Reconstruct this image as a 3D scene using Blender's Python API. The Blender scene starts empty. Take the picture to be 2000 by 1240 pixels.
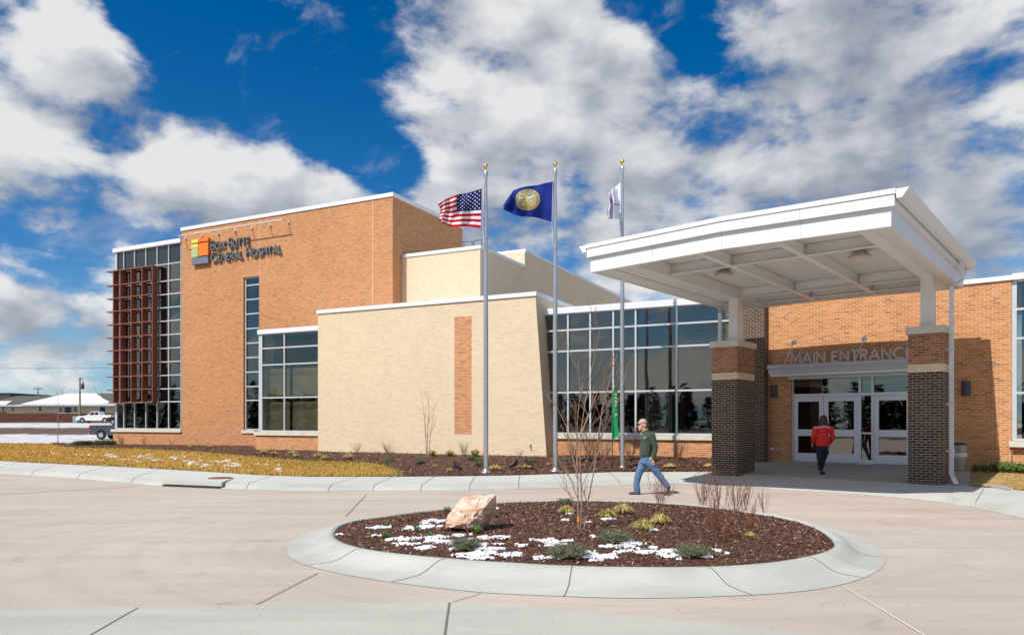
import bpy, bmesh, math, random
import numpy as np
from mathutils import Vector, Matrix, noise as mnoise

random.seed(7)
rng = np.random.default_rng(7)
sc = bpy.context.scene
COL = sc.collection
R = math.radians

# ------------------------------------------------------------------ camera
F, CX, HY, HC = 1430.0, 1000.0, 822.0, 1.79       # focal length (px of the 2000 px photo), centre column, horizon row, eye height
cam_d = bpy.data.cameras.new("camera"); cam = bpy.data.objects.new("camera", cam_d); COL.objects.link(cam)
cam.location = (0, 0, HC); cam.rotation_euler = (R(90), 0, 0)
cam_d.sensor_width = 36; cam_d.lens = F / 2000 * 36
cam_d.shift_y = (HY - 620) / 2000
cam_d.clip_start = 0.1; cam_d.clip_end = 3000
sc.camera = cam

# ------------------------------------------------------------------ light
SUN_AZ = (0.705, 0.715)       # horizontal direction in which the light travels
SUN_EL = 52.0
sd = bpy.data.lights.new("sun", 'SUN'); sd.energy = 4.9; sd.angle = R(0.53); sd.color = (1.0, 0.95, 0.88)
so = bpy.data.objects.new("sun", sd); COL.objects.link(so)
ldir = Vector((SUN_AZ[0] * math.cos(R(SUN_EL)), SUN_AZ[1] * math.cos(R(SUN_EL)), -math.sin(R(SUN_EL))))
so.rotation_euler = ldir.to_track_quat('-Z', 'Y').to_euler(); so.location = (0, 0, 40)
sc.view_settings.view_transform = 'Standard'; sc.view_settings.look = 'None'
sc.view_settings.exposure = 0.06; sc.view_settings.gamma = 1.0
sc.render.engine = 'CYCLES'
sc.cycles.use_denoising = True
sc.cycles.max_bounces = 8; sc.cycles.diffuse_bounces = 4; sc.cycles.glossy_bounces = 3
sc.cycles.transparent_max_bounces = 10; sc.cycles.caustics_reflective = False; sc.cycles.caustics_refractive = False

# ------------------------------------------------------------------ node helper
class NT:
    def __init__(s, tree): s.t = tree; s.n = tree.nodes; s.l = tree.links
    def node(s, typ, ins=None, **kw):
        nd = s.n.new(typ)
        for k, v in kw.items(): setattr(nd, k, v)
        for k, v in (ins or {}).items(): s.put(nd.inputs[k], v)
        return nd
    def put(s, sock, v):
        if isinstance(v, bpy.types.NodeSocket): s.l.new(v, sock)
        elif isinstance(v, bpy.types.Node): s.l.new(v.outputs[0], sock)
        else:
            if sock.type == 'RGBA' and len(v) == 3: v = (*v, 1)
            sock.default_value = v
    def m(s, op, a, b=0.0, c=0.0, clamp=False):
        return s.node('ShaderNodeMath', {0: a, 1: b, 2: c}, operation=op, use_clamp=clamp).outputs[0]
    def ramp(s, fac, stops, interp='LINEAR'):
        nd = s.node('ShaderNodeValToRGB', {0: fac}); cr = nd.color_ramp; cr.interpolation = interp
        while len(cr.elements) < len(stops): cr.elements.new(0.5)
        for e, (p, c) in zip(cr.elements, stops):
            e.position = p
            e.color = (*c, 1) if not isinstance(c, (int, float)) else (c, c, c, 1)
        return nd.outputs[0]
    def mix(s, f, a, b, typ='MIX'):
        nd = s.node('ShaderNodeMix', data_type='RGBA', blend_type=typ)
        s.put(nd.inputs[0], f); s.put(nd.inputs[6], a); s.put(nd.inputs[7], b); return nd.outputs[2]
    def noise(s, vec, scale, detail=4, rough=0.5, dist=0.0):
        return s.node('ShaderNodeTexNoise', {'Vector': vec, 'Scale': scale, 'Detail': detail, 'Roughness': rough, 'Distortion': dist}).outputs[0]

def pxdir(x, y):
    return Vector(((x - CX) / F, 1.0, (HY - y) / F)).normalized()

# ------------------------------------------------------------------ sky with procedural clouds
w = bpy.data.worlds.new("World"); sc.world = w; w.use_nodes = True
w.node_tree.nodes.clear(); T = NT(w.node_tree)
tc = T.node('ShaderNodeTexCoord').outputs['Generated']
sky = T.node('ShaderNodeTexSky', sky_type='NISHITA', sun_disc=False, sun_elevation=R(SUN_EL),
             sun_rotation=math.atan2(-SUN_AZ[0], -SUN_AZ[1]) % (2 * math.pi), altitude=1200, air_density=1.0, dust_density=0.6, ozone_density=3.0)
skc = T.node('ShaderNodeHueSaturation', {'Hue': 0.502, 'Saturation': 1.43, 'Value': 0.98, 'Color': sky.outputs[0]}).outputs[0]
sep = T.node('ShaderNodeSeparateXYZ', {0: tc})
dx, dy, dz = sep.outputs
dzp = T.m('MAXIMUM', dz, 0.0)
zc = T.m('MULTIPLY', T.m('POWER', dzp, 0.85), 1.75)
def cloud_field(ox, oz):
    v = T.node('ShaderNodeCombineXYZ', {0: T.m('ADD', dx, ox), 1: dy, 2: T.m('ADD', zc, oz)})
    n1 = T.noise(v.outputs[0], 2.6, 3, 0.5, 0.3)
    n2 = T.noise(v.outputs[0], 7.5, 12, 0.60, 0.15)
    return T.m('MULTIPLY_ADD', n2, 0.76, T.m('MULTIPLY', n1, 0.24))
BLOBS = [  # column, row, radius in px, amount  (directions in the sky)
 (60,120,120,.22),(70,230,130,.24),(40,330,130,.16),(150,60,70,.16),(215,200,90,.16),(230,300,90,.2),(90,400,110,.24),(300,350,110,.22),
 (430,290,75,.22),(500,330,95,.3),(590,370,85,.3),(420,400,140,.3),(660,390,60,.2),(700,385,45,.15),(200,470,120,.2),(330,240,60,.06),
 (820,40,110,.2),(930,90,150,.26),(1060,110,150,.28),(1180,190,120,.28),(860,190,100,.2),(780,230,60,.08),(1300,210,100,.16),(1390,210,50,.1),(720,130,60,.06),
 (1000,360,120,.2),(900,330,60,.1),(1120,400,150,.25),(1250,370,120,.2),(1000,520,150,.26),(860,420,60,.1),(1350,380,120,.22),(1180,320,50,.1),
 (1560,60,140,.3),(1750,280,160,.3),(1850,180,160,.3),(1600,250,130,.25),(1950,180,120,.3),(1720,60,150,.25),(1980,330,90,.2),(1620,540,120,.2),(1000,180,120,.2),(1100,60,90,.15),(1250,150,70,.15),(900,30,80,.1),(700,330,40,.12),(250,330,100,.2),(130,330,100,.2),(380,440,120,.2),(1650,180,160,.26),(1800,120,200,.28),(1900,260,180,.3),(1550,330,140,.24),(1700,400,160,.25),(1950,450,120,.2),(1480,250,50,.12),(1950,60,120,.2),(1450,40,60,.1),
 (900,480,110,.3),(1050,470,130,.3),(1200,480,110,.3),(1150,330,80,.25),(1000,400,100,.25),(1330,440,110,.28),(1480,430,100,.28),(1620,480,120,.28),(1800,480,130,.25),(1950,560,90,.15),(1420,330,60,.15),(560,420,90,.25),(360,420,90,.25),(260,460,80,.2),(80,590,110,.22),(180,610,90,.18),(20,570,60,.15),(120,675,60,.1),(40,690,50,.06),
 (210,180,60,.12),(380,260,60,.14),(300,300,60,.14),(420,40,50,.12),(640,60,50,.10),(640,240,40,.08),(560,130,170,-.32),(430,120,120,-.26),(330,90,90,-.24),(600,240,110,-.3),(480,220,70,-.1),(700,290,70,-.28),(750,350,50,-.25),(820,310,45,-.26),(350,210,60,-.22),(300,240,45,-.16),
 (250,30,60,-.2),(470,20,60,-.1),(690,60,70,-.24),(660,180,60,-.14),(1050,295,55,-.24),(960,300,45,-.18),
 (1270,40,90,-.3),(1360,100,75,-.34),(1430,150,70,-.34),(1480,190,45,-.2),(1300,260,45,-.3),(1370,270,45,-.26),(1450,270,40,-.24),(1560,90,40,-.18),(1220,0,60,-.2),(1500,110,40,-.2),
 (1900,400,34,-.36),(70,350,36,-.3),(190,335,32,-.3),(30,480,70,-.3),(100,505,70,-.24),(150,530,60,-.16),(200,560,45,-.2),(1330,570,60,-.3),(1250,560,50,-.16),(60,750,60,-.05)]
bias = T.node('ShaderNodeMapRange', {0: dy, 1: 0.3, 2: -0.1, 3: 0.0, 4: 0.09}).outputs[0]
for (bx, by, br, ba) in BLOBS:
    c = pxdir(bx, by)
    rad = br / F * (1.0 / math.sqrt(1 + ((bx - CX) / F) ** 2 + ((by - HY) / F) ** 2))
    K = 2.0 / rad ** 2 * 0.72
    d = T.node('ShaderNodeVectorMath', {0: tc, 1: tuple(c)}, operation='DOT_PRODUCT').outputs['Value']
    e = T.m('EXPONENT', T.m('MULTIPLY_ADD', d, K, -K))
    bias = T.m('MULTIPLY_ADD', e, ba * 0.66, bias)
bias = T.m('MULTIPLY', T.m('TANH', T.m('MULTIPLY', bias, 5.0)), 0.118)
fA = cloud_field(0, 0)
def shade_field(ox, oz):
    v = T.node('ShaderNodeCombineXYZ', {0: T.m('ADD', dx, ox), 1: dy, 2: T.m('ADD', zc, oz)})
    return T.noise(v.outputs[0], 7.5, 6, 0.52, 0.15)
gA = shade_field(0, 0); gB = shade_field(-0.03, 0.07)
dens = T.m('SUBTRACT', T.m('ADD', fA, bias), 0.533)
alpha = T.node('ShaderNodeMapRange', {0: dens, 1: -0.055, 2: 0.10, 3: 0.0, 4: 1.0}, interpolation_type='SMOOTHSTEP').outputs[0]
wv = T.node('ShaderNodeCombineXYZ', {0: T.m('MULTIPLY_ADD', dz, 5.0, T.m('MULTIPLY', dx, 3.0)), 1: T.m('MULTIPLY', dy, 3.0), 2: T.m('MULTIPLY_ADD', dx, -4.0, T.m('MULTIPLY', dz, 9.0))})
wisp = T.node('ShaderNodeMapRange', {0: T.m('ADD', T.noise(wv.outputs[0], 1.5, 9, 0.62, 0.5), T.m('MULTIPLY', bias, 0.35)), 1: 0.52, 2: 0.76, 3: 0.0, 4: 0.45}, interpolation_type='SMOOTHSTEP').outputs[0]
alpha = T.m('MAXIMUM', alpha, wisp)
# light from the sun side: thinner towards the sun = brighter
lit = T.m('ADD', T.m('MULTIPLY', T.m('SUBTRACT', gA, gB), 3.2), 0.84)
thick = T.node('ShaderNodeMapRange', {0: dens, 1: 0.06, 2: 0.30, 3: 0.0, 4: 0.42}).outputs[0]
for (bx, by, br, ba) in [(1060,500,150,.42),(1180,440,90,.2),(900,470,80,.2),(1560,80,150,.34),(1750,60,120,.25),(1480,430,130,.3),(1900,330,140,.25),(1650,420,100,.2),(200,260,90,.2),(560,460,150,.22),(90,430,110,.18),(950,240,90,.18),(40,650,100,.2),(180,640,60,.2),(1320,240,60,.2),(1700,250,180,.22),(1850,480,150,.25),(1400,300,90,.15)]:
    c = pxdir(bx, by); rad = br / F * (1.0 / math.sqrt(1 + ((bx - CX) / F) ** 2 + ((by - HY) / F) ** 2)); K = 1.44 / rad ** 2
    d = T.node('ShaderNodeVectorMath', {0: tc, 1: tuple(c)}, operation='DOT_PRODUCT').outputs['Value']
    thick = T.m('MULTIPLY_ADD', T.m('EXPONENT', T.m('MULTIPLY_ADD', d, K, -K)), ba, thick)
litc = T.m('SUBTRACT', lit, thick, clamp=True)
ccol = T.ramp(litc, [(0.0, (.33, .37, .46)), (0.3, (.46, .50, .57)), (0.55, (.62, .645, .70)), (0.78, (.77, .79, .82)), (1.0, (.93, .935, .94))])
# thin veils low on the horizon
haze = T.node('ShaderNodeMapRange', {0: dz, 1: 0.0, 2: 0.20, 3: 0.95, 4: 0.0}, interpolation_type='SMOOTHSTEP').outputs[0]
vn = T.noise(T.node('ShaderNodeCombineXYZ', {0: T.m('MULTIPLY', dx, 2.0), 1: T.m('MULTIPLY', dy, 2.0), 2: T.m('MULTIPLY', dz, 22.0)}).outputs[0], 2.2, 6, 0.55)
veil = T.m('MULTIPLY', haze, T.node('ShaderNodeMapRange', {0: vn, 1: 0.38, 2: 0.62, 3: 0.55, 4: 1.0}).outputs[0])
bgS = T.node('ShaderNodeBackground', {0: skc, 1: 0.105})
bgV = T.node('ShaderNodeBackground', {0: (.27, .52, .73, 1), 1: 0.9})
bgC = T.node('ShaderNodeBackground', {0: ccol, 1: 0.83})
m1 = T.node('ShaderNodeMixShader', {0: veil, 1: bgS.outputs[0], 2: bgV.outputs[0]})
m2 = T.node('ShaderNodeMixShader', {0: T.m('MULTIPLY', alpha, 0.97), 1: m1.outputs[0], 2: bgC.outputs[0]})
wo = T.node('ShaderNodeOutputWorld', {0: m2.outputs[0]})

# ------------------------------------------------------------------ materials
def new_mat(name):
    m = bpy.data.materials.new(name); m.use_nodes = True; m.node_tree.nodes.clear()
    t = NT(m.node_tree); return m, t
def finish(t, bsdf): t.node('ShaderNodeOutputMaterial', {0: bsdf.outputs[0]})
def principled(t, **ins):
    b = t.node('ShaderNodeBsdfPrincipled')
    for k, v in ins.items(): t.put(b.inputs[k.replace('_', ' ')], v)
    return b
_cache = {}
def plain(name, col, rough=0.6, metal=0.0, var=0.12, scale=6.0, bump=0.0, spec=0.5, coat=0.0, sheen=0.0):
    if name in _cache: return _cache[name]
    m, t = new_mat(name)
    oc = t.node('ShaderNodeTexCoord').outputs['Object']
    n = t.noise(oc, scale, 5, 0.6)
    c = t.mix(1.0, col, t.ramp(n, [(0.3, 1 - var), (0.7, 1 + var * 0.6 if var < .6 else 1)]), 'MULTIPLY')
    b = principled(t, Base_Color=c, Roughness=rough, Metallic=metal)
    b.inputs['Specular IOR Level'].default_value = spec
    if coat: b.inputs['Coat Weight'].default_value = coat; b.inputs['Coat Roughness'].default_value = 0.05
    if sheen: b.inputs['Sheen Weight'].default_value = sheen
    if bump:
        n2 = t.noise(oc, scale * 5, 4, 0.6)
        t.put(b.inputs['Normal'], t.node('ShaderNodeBump', {'Strength': bump, 'Distance': 0.01, 'Height': n2}))
    finish(t, b); _cache[name] = m; return m
def brick_mat(name, stops, mortar, mort=0.0085, bw=0.2032, rh=0.0677, stain=0.10):
    m, t = new_mat(name)
    uv = t.node('ShaderNodeUVMap').outputs[0]
    bt = t.node('ShaderNodeTexBrick', {'Vector': uv, 'Color1': (0, 0, 0), 'Color2': (1, 1, 1), 'Mortar': (0.5, 0.5, 0.5), 'Scale': 1.0, 'Mortar Size': mort / 2 * 1.2,
                'Mortar Smooth': 0.15, 'Bias': 0.0, 'Brick Width': bw, 'Row Height': rh}, offset=0.5)
    col = t.ramp(bt.outputs[0], stops)
    fine = t.noise(uv, 38, 3, 0.6)
    col = t.mix(0.55, col, t.mix(1.0, col, t.ramp(fine, [(0.3, 0.72), (0.7, 1.2)]), 'MULTIPLY'))
    col = t.mix(bt.outputs[1], col, mortar)
    big = t.noise(uv, 0.35, 5, 0.55)
    col = t.mix(1.0, col, t.ramp(big, [(0.3, 1 - stain), (0.7, 1.0)]), 'MULTIPLY')
    b = principled(t, Base_Color=col, Roughness=0.85)
    h = t.m('ADD', t.m('MULTIPLY', bt.outputs[1], -1.0), t.m('MULTIPLY', fine, 0.3))
    t.put(b.inputs['Normal'], t.node('ShaderNodeBump', {'Strength': 0.5, 'Distance': 0.006, 'Height': h}))
    finish(t, b); return m
ORANGE = brick_mat('orange brick', [(0, (.30, .14, .065)), (0.05, (.44, .18, .062)), (0.35, (.54, .225, .078)), (0.75, (.60, .26, .09)), (1, (.64, .31, .115))], (.74, .52, .36), mort=0.011)
ORANGE_FAR = brick_mat('tan orange brick', [(0, (.36, .165, .085)), (0.06, (.46, .195, .080)), (0.5, (.545, .240, .096)), (1, (.60, .285, .115))], (.58, .37, .23))
CREAM = brick_mat('cream brick', [(0, (.70, .565, .385)), (0.4, (.745, .605, .42)), (1, (.775, .64, .455))], (.60, .49, .35), mort=0.008, stain=0.05)
DARKB = brick_mat('dark brown brick', [(0, (.034, .022, .019)), (0.5, (.062, .036, .028)), (1, (.10, .060, .042))], (.46, .36, .25), mort=0.011)
REDB = brick_mat('red brown brick', [(0, (.22, .085, .045)), (0.5, (.36, .145, .07)), (1, (.44, .20, .10))], (.50, .38, .28), mort=0.011)

def concrete(name, c1, c2, streak=0.5, spots=True, sx=0.25, sy=1.2, tyres=False):
    m, t = new_mat(name)
    oc = t.node('ShaderNodeTexCoord').outputs['Object']
    mp = t.node('ShaderNodeMapping', {'Vector': oc, 'Scale': (sx, sy, 1), 'Rotation': (0, 0, 0.15)}).outputs[0]
    n1 = t.noise(mp, 1.1, 8, 0.62, 0.6)
    n2 = t.noise(oc, 0.22, 4, 0.5)
    n3 = t.noise(oc, 60, 3, 0.6)
    f = t.m('ADD', t.m('MULTIPLY', n1, 0.6), t.m('MULTIPLY', n2, 0.4))
    col = t.mix(t.ramp(f, [(0.36, 0.0), (0.64, 1.0)]), c1, c2)
    col = t.mix(0.5 * streak + .15, col, t.mix(1.0, col, t.ramp(n3, [(0.25, 0.78), (0.7, 1.08)]), 'MULTIPLY'))
    if tyres:
        q = t.node('ShaderNodeVectorMath', {0: oc, 1: (1.7, 11.0, 0)}, operation='SUBTRACT').outputs[0]; sq = t.node('ShaderNodeSeparateXYZ', {0: q})
        rr_ = t.m('SQRT', t.m('ADD', t.m('MULTIPLY', sq.outputs[0], t.m('MULTIPLY', sq.outputs[0], .7)), t.m('MULTIPLY', sq.outputs[1], t.m('MULTIPLY', sq.outputs[1], 1.3))))
        tn = t.noise(t.node('ShaderNodeCombineXYZ', {0: t.m('MULTIPLY', rr_, 3.2), 1: t.m('MULTIPLY', t.m('ARCTAN2', sq.outputs[1], sq.outputs[0]), .8), 2: 0.0}).outputs[0], 1.0, 5, .6)
        col = t.mix(1.0, col, t.ramp(tn, [(.35, (.945, .94, .935)), (.5, (1, 1, 1)), (.7, (1.01, 1.01, 1.0))]), 'MULTIPLY')
        st = t.noise(oc, 1.3, 7, .7, .4); col = t.mix(1.0, col, t.ramp(st, [(.30, (.80, .78, .76)), (.40, (.97, .97, .97)), (1, (1, 1, 1))]), 'MULTIPLY')
    if spots:
        vo = t.node('ShaderNodeTexVoronoi', {'Vector': oc, 'Scale': 1.6})
        sp = t.ramp(vo.outputs['Distance'], [(0.012, 1.0), (0.03, 0.0)])
        col = t.mix(t.m('MULTIPLY', sp, 0.6), col, (.12, .09, .07))
    b = principled(t, Base_Color=col, Roughness=0.82)
    b.inputs['Specular IOR Level'].default_value = 0.3
    t.put(b.inputs['Normal'], t.node('ShaderNodeBump', {'Strength': 0.25, 'Distance': 0.003, 'Height': n3}))
    finish(t, b); return m
ROAD = concrete('pink driveway concrete', (.42, .352, .302), (.515, .443, .385), tyres=True)
STRIP = concrete('grey gutter concrete', (.37, .375, .33), (.46, .46, .41))
WALK = concrete('pale sidewalk concrete', (.455, .465, .44), (.54, .55, .52), spots=False)
KERB = concrete('kerb concrete', (.365, .375, .345), (.49, .50, .455), spots=True, sx=.6)
STONE = plain('cast stone', (.64, .60, .50), 0.8, scale=3, bump=0.2)
CAPW = plain('white coping metal', (.74, .76, .78), 0.35, var=0.03, scale=1)
ALU = plain('anodised aluminium', (.62, .65, .68), 0.38, 0.3, var=0.05, scale=2)
WHITE = plain('white painted steel', (.74, .75, .745), 0.4, var=0.03, scale=2)
DECK = plain('white roof deck', (.76, .75, .73), 0.5, var=0.06, scale=2)
SPANDREL = plain('spandrel glass', (.022, .034, .042), 0.12, var=0.1, scale=1)
REDMETAL = plain('rust red metal', (.25, .085, .055), 0.5, var=0.15, scale=2)
POLEM = plain('brushed aluminium pole', (.56, .58, .60), 0.33, 0.85, var=0.08, scale=3)
GOLD = plain('gold ball', (.85, .52, .12), 0.22, 1.0, var=0.05)
GREYM = plain('grey sign metal', (.17, .19, .21), 0.45, 0.2, var=0.08)
LETTER = plain('brushed letter metal', (.52, .53, .55), 0.42, 0.2, var=0.05)
HEADER = plain('grey canopy fascia', (.52, .54, .57), 0.45, 0.1, var=0.05, scale=2)
DOORM = plain('door aluminium', (.76, .79, .83), 0.4, 0.2, var=0.05, scale=2)
BLACK = plain('black metal', (.018, .018, .02), 0.45, var=0.1)
DARKGREY = plain('dark grey metal', (.05, .055, .065), 0.5, var=0.1)
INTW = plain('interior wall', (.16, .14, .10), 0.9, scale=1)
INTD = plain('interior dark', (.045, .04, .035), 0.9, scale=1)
BLIND = plain('olive blind', (.50, .46, .30), 0.9, var=.06, scale=.6)
def glass_mat(name, tint, refl, wav=0.007):
    m, t = new_mat(name)
    oc = t.node('ShaderNodeTexCoord').outputs['Object']
    n = t.noise(oc, 0.55, 2, 0.5)
    bmp = t.node('ShaderNodeBump', {'Strength': 1.0, 'Distance': wav, 'Height': n})
    gl = t.node('ShaderNodeBsdfGlossy', {'Color': (.92, .90, .80, 1), 'Roughness': 0.01, 'Normal': bmp.outputs[0]})
    tr = t.node('ShaderNodeBsdfTransparent', {'Color': (*tint, 1)})
    lw = t.node('ShaderNodeLayerWeight', {'Blend': 0.25})
    f = t.m('ADD', t.m('MULTIPLY', lw.outputs['Fresnel'], 0.8), refl, clamp=True)
    finish(t, t.node('ShaderNodeMixShader', {0: f, 1: tr.outputs[0], 2: gl.outputs[0]})); return m
GLASS = glass_mat('tinted glass', (.42, .46, .42), 0.165)
GLASS_L = glass_mat('bay window glass', (.80, .80, .70), 0.10)

# ------------------------------------------------------------------ geometry helpers
def N(x, y, z): return np.array((x, y, z), float)
def G(x, y, z=0.0):
    """point at height z seen at pixel (x, y)"""
    Y = F * (HC - z) / (y - HY); return N((x - CX) / F * Y, Y, z)
def D(x, y, Y):
    return N((x - CX) / F * Y, Y, HC + (HY - y) * Y / F)
class Frame:
    def __init__(s, deg):
        a = R(deg); s.U = np.array((math.cos(a), -math.sin(a))); s.V = np.array((math.sin(a), math.cos(a)))
    def P(s, u, v, z): q = u * s.U + v * s.V; return N(q[0], q[1], z)
    def uat(s, x, v):
        k = (x - CX) / F
        return v * (k * s.V[1] - s.V[0]) / (s.U[0] - k * s.U[1])
    def zat(s, x, y, v):
        p = s.P(s.uat(x, v), v, 0); return HC + (HY - y) * p[1] / F
A = Frame(26.3); B = Frame(39.5); W0 = Frame(0)

class MB:
    def __init__(s): s.v = []; s.f = []; s.m = []; s.cm = 0; s.sm = []
    def face(s, pts, smooth=False, flip=False):
        i = len(s.v); s.v.extend([tuple(p) for p in pts]); idx = list(range(i, i + len(pts)))
        if flip: idx.reverse()
        s.f.append(idx); s.m.append(s.cm); s.sm.append(smooth)
    def mesh(s, verts, faces, smooth=False):
        i = len(s.v); s.v.extend([tuple(p) for p in verts])
        for f in faces: s.f.append([i + k for k in f]); s.m.append(s.cm); s.sm.append(smooth)
    def box(s, fr, u0, u1, v0, v1, z0, z1, skip=''):
        p = [fr.P(u, v, z) for z in (z0, z1) for (u, v) in ((u0, v0), (u1, v0), (u1, v1), (u0, v1))]
        fs = {'b': (3, 2, 1, 0), 't': (4, 5, 6, 7), 'f': (0, 1, 5, 4), 'r': (1, 2, 6, 5), 'k': (2, 3, 7, 6), 'l': (3, 0, 4, 7)}
        s.mesh(p, [f for k, f in fs.items() if k not in skip])
    def prism(s, poly, off, cap=True):
        """polygon (list of 3-D points) swept along the vector off"""
        n = len(poly); a = [np.array(p, float) for p in poly]; b = [p + off for p in a]
        fs = [(i, (i + 1) % n, n + (i + 1) % n, n + i) for i in range(n)]
        if cap: fs += [tuple(range(n - 1, -1, -1)), tuple(range(n, 2 * n))]
        s.mesh(a + b, fs)
    def tube(s, p0, p1, r0, r1=None, n=8, caps=True, smooth=True):
        r1 = r0 if r1 is None else r1
        p0 = np.array(p0, float); p1 = np.array(p1, float); d = p1 - p0; L = np.linalg.norm(d)
        if L < 1e-9: return
        d /= L; a = np.cross(d, (0, 0, 1) if abs(d[2]) < .9 else (1, 0, 0)); a /= np.linalg.norm(a); b = np.cross(d, a)
        vs = []
        for p, r in ((p0, r0), (p1, r1)):
            for k in range(n):
                t = 2 * math.pi * k / n; vs.append(p + r * (math.cos(t) * a + math.sin(t) * b))
        fs = [(k, (k + 1) % n, n + (k + 1) % n, n + k) for k in range(n)]
        s.mesh(vs, fs, smooth)
        if caps: s.mesh(vs, [tuple(range(n - 1, -1, -1)), tuple(range(n, 2 * n))])
    def path(s, pts, r, n=8):
        rs = r if hasattr(r, '__len__') else [r] * len(pts)
        for i in range(len(pts) - 1): s.tube(pts[i], pts[i + 1], rs[i], rs[i + 1], n)
    def lathe(s, c, prof, n=16, smooth=True):
        vs = []
        for (r, z) in prof:
            for k in range(n):
                t = 2 * math.pi * k / n; vs.append((c[0] + r * math.cos(t), c[1] + r * math.sin(t), c[2] + z))
        m = len(prof)
        fs = [(i * n + k, i * n + (k + 1) % n, (i + 1) * n + (k + 1) % n, (i + 1) * n + k) for i in range(m - 1) for k in range(n)]
        s.mesh(vs, fs, smooth)
        s.mesh(vs, [tuple(range(n - 1, -1, -1)), tuple(range((m - 1) * n, m * n))])
    def build(s, name, mats, parent=None, origin=None, **props):
        if not isinstance(mats, (list, tuple)): mats = [mats]
        v = np.array(s.v, float).reshape(-1, 3)
        o = wloc(parent) if parent is not None else (np.array(origin, float) if origin is not None else N((v[:, 0].min() + v[:, 0].max()) / 2, (v[:, 1].min() + v[:, 1].max()) / 2, v[:, 2].min()))
        me = bpy.data.meshes.new(name); me.from_pydata([tuple(p) for p in (v - o)], [], s.f)
        for mt in mats: me.materials.append(mt)
        me.polygons.foreach_set('material_index', s.m)
        me.polygons.foreach_set('use_smooth', s.sm)
        me.update()
        # UVs in metres: along the wall / height
        nl = len(me.loops); li = np.empty(nl, int); me.loops.foreach_get('vertex_index', li)
        ls = np.empty(len(me.polygons), int); lt = np.empty(len(me.polygons), int)
        me.polygons.foreach_get('loop_start', ls); me.polygons.foreach_get('loop_total', lt)
        nr = np.empty(len(me.polygons) * 3); me.polygons.foreach_get('normal', nr); nr = nr.reshape(-1, 3)
        pol = np.repeat(np.arange(len(ls)), lt); nn = nr[pol]; pp = v[li]
        h = np.hypot(nn[:, 0], nn[:, 1]) + 1e-9; tx = -nn[:, 1] / h; ty = nn[:, 0] / h
        flat = np.abs(nn[:, 2]) > 0.75
        uv = np.where(flat[:, None], pp[:, :2], np.stack([pp[:, 0] * tx + pp[:, 1] * ty, pp[:, 2]], 1))
        lay = me.uv_layers.new(name='UVMap'); lay.data.foreach_set('uv', uv.astype(np.float32).ravel())
        ob = bpy.data.objects.new(name, me); COL.objects.link(ob)
        if parent is not None: ob.parent = parent
        else: ob.location = tuple(o)
        for k, val in props.items(): ob[k] = val
        return ob
def wloc(o):
    l = np.zeros(3)
    while o is not None: l += np.array(o.location); o = o.parent
    return l
def thing(name, loc, label, category, group=None):
    e = bpy.data.objects.new(name, None); e.empty_display_size = 0.3; COL.objects.link(e); e.location = tuple(loc)
    e['label'] = label; e['category'] = category
    if group: e['group'] = group
    return e
def tag(o, label, category, group=None, kind=None):
    if label: o['label'] = label
    if category: o['category'] = category
    if group: o['group'] = group
    if kind: o['kind'] = kind
    return o
def copy_tree(o, parent=None):
    c = o.copy(); COL.objects.link(c); c.parent = parent
    for ch in [x for x in KIDS.get(o.name, [])]: copy_tree(ch, c)
    return c
KIDS = {}
def register(o):
    KIDS[o.name] = list(o.children)
    for c in o.children: register(c)

# ------------------------------------------------------------------ ground
def interp(tab, x):
    xs = [t[0] for t in tab]; out = [np.interp(x, xs, [t[k] for t in tab]) for k in range(1, len(tab[0]))]
    return out
KB = [(-600,893),(-400,903),(0,925),(100,931),(200,938.5),(310,949),(440,954.5),(600,959),(750,958.5),(900,957),(1000,955),(1100,952),(1180,948.5),(1250,946),(1324,943.5),(1400,947),(1560,957.5),(1697,966.6),(1755,971.5),(1810,976.5),(1902,991),(2000,1012.6),(2200,1062),(2500,1160)]
KT = [(-600,884,.14),(-400,894,.14),(0,915.5,.14),(100,919.5,.14),(210,928,.14),(310,936,.14),(440,940.5,.14),(600,945,.14),(750,946,.14),(840,945.5,.14),(1000,942,.14),(1100,939.5,.14),(1180,937,.14),(1250,937,.12),(1324,939,.06),(1400,944,.03),(1560,954.7,.03),(1697,963.8,.03),(1755,967.5,.04),(1800,967.5,.09),(1842,966.6,.14),(1914,977.5,.15),(2000,992,.15),(2200,1035,.15),(2500,1120,.15)]
SB = [(-600,866,.17),(-400,876,.17),(0,900,.17),(100,905,.17),(250,912,.17),(400,920.5,.17),(500,927,.17),(600,930.5,.17),(780,930.5,.17),(900,929.5,.17),(1000,928,.17),(1100,925,.17),(1200,921.5,.17),(1325,921,.17),(1391,921,.17),(1450,925,.17),(1600,934,.17),(1770,943,.17),(1870,947.5,.17),(1963,954.5,.17),(2000,958,.17),(2200,985,.17),(2500,1050,.17)]
LM = [(-600,858,.30),(-400,862,.31),(0,866,.31),(100,867,.31),(112,869,.31),(122,872,.32),(150,875,.34),(275,877,.35),(350,881,.34),(400,884,.34),(500,893,.33),(600,902,.31),(645,902.7,.31),(705,904,.30),(750,910,.27),(770,918,.22),(781,930,.172)]
ZB = [(-100,.30),(222,.31),(350,.34),(500,.40),(621,.42),(1068,.44),(1200,.5),(1420,.5)]
def col_kb(x): y, = interp(KB, x); return G(x, y, 0.004)
def col_kt(x): y, z = interp(KT, x); return G(x, y, z)
def col_sb(x): y, z = interp(SB, x); return G(x, y, z)
def col_lm(x): y, z = interp(LM, x); return G(x, y, z)
def col_bb(x):
    z, = interp(ZB, x)
    v = 31.0 if x < 500 else 26.6 if x < 621 else 26.0 if x < 1068 else 26.75
    return A.P(A.uat(x, v), v, z)
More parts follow.
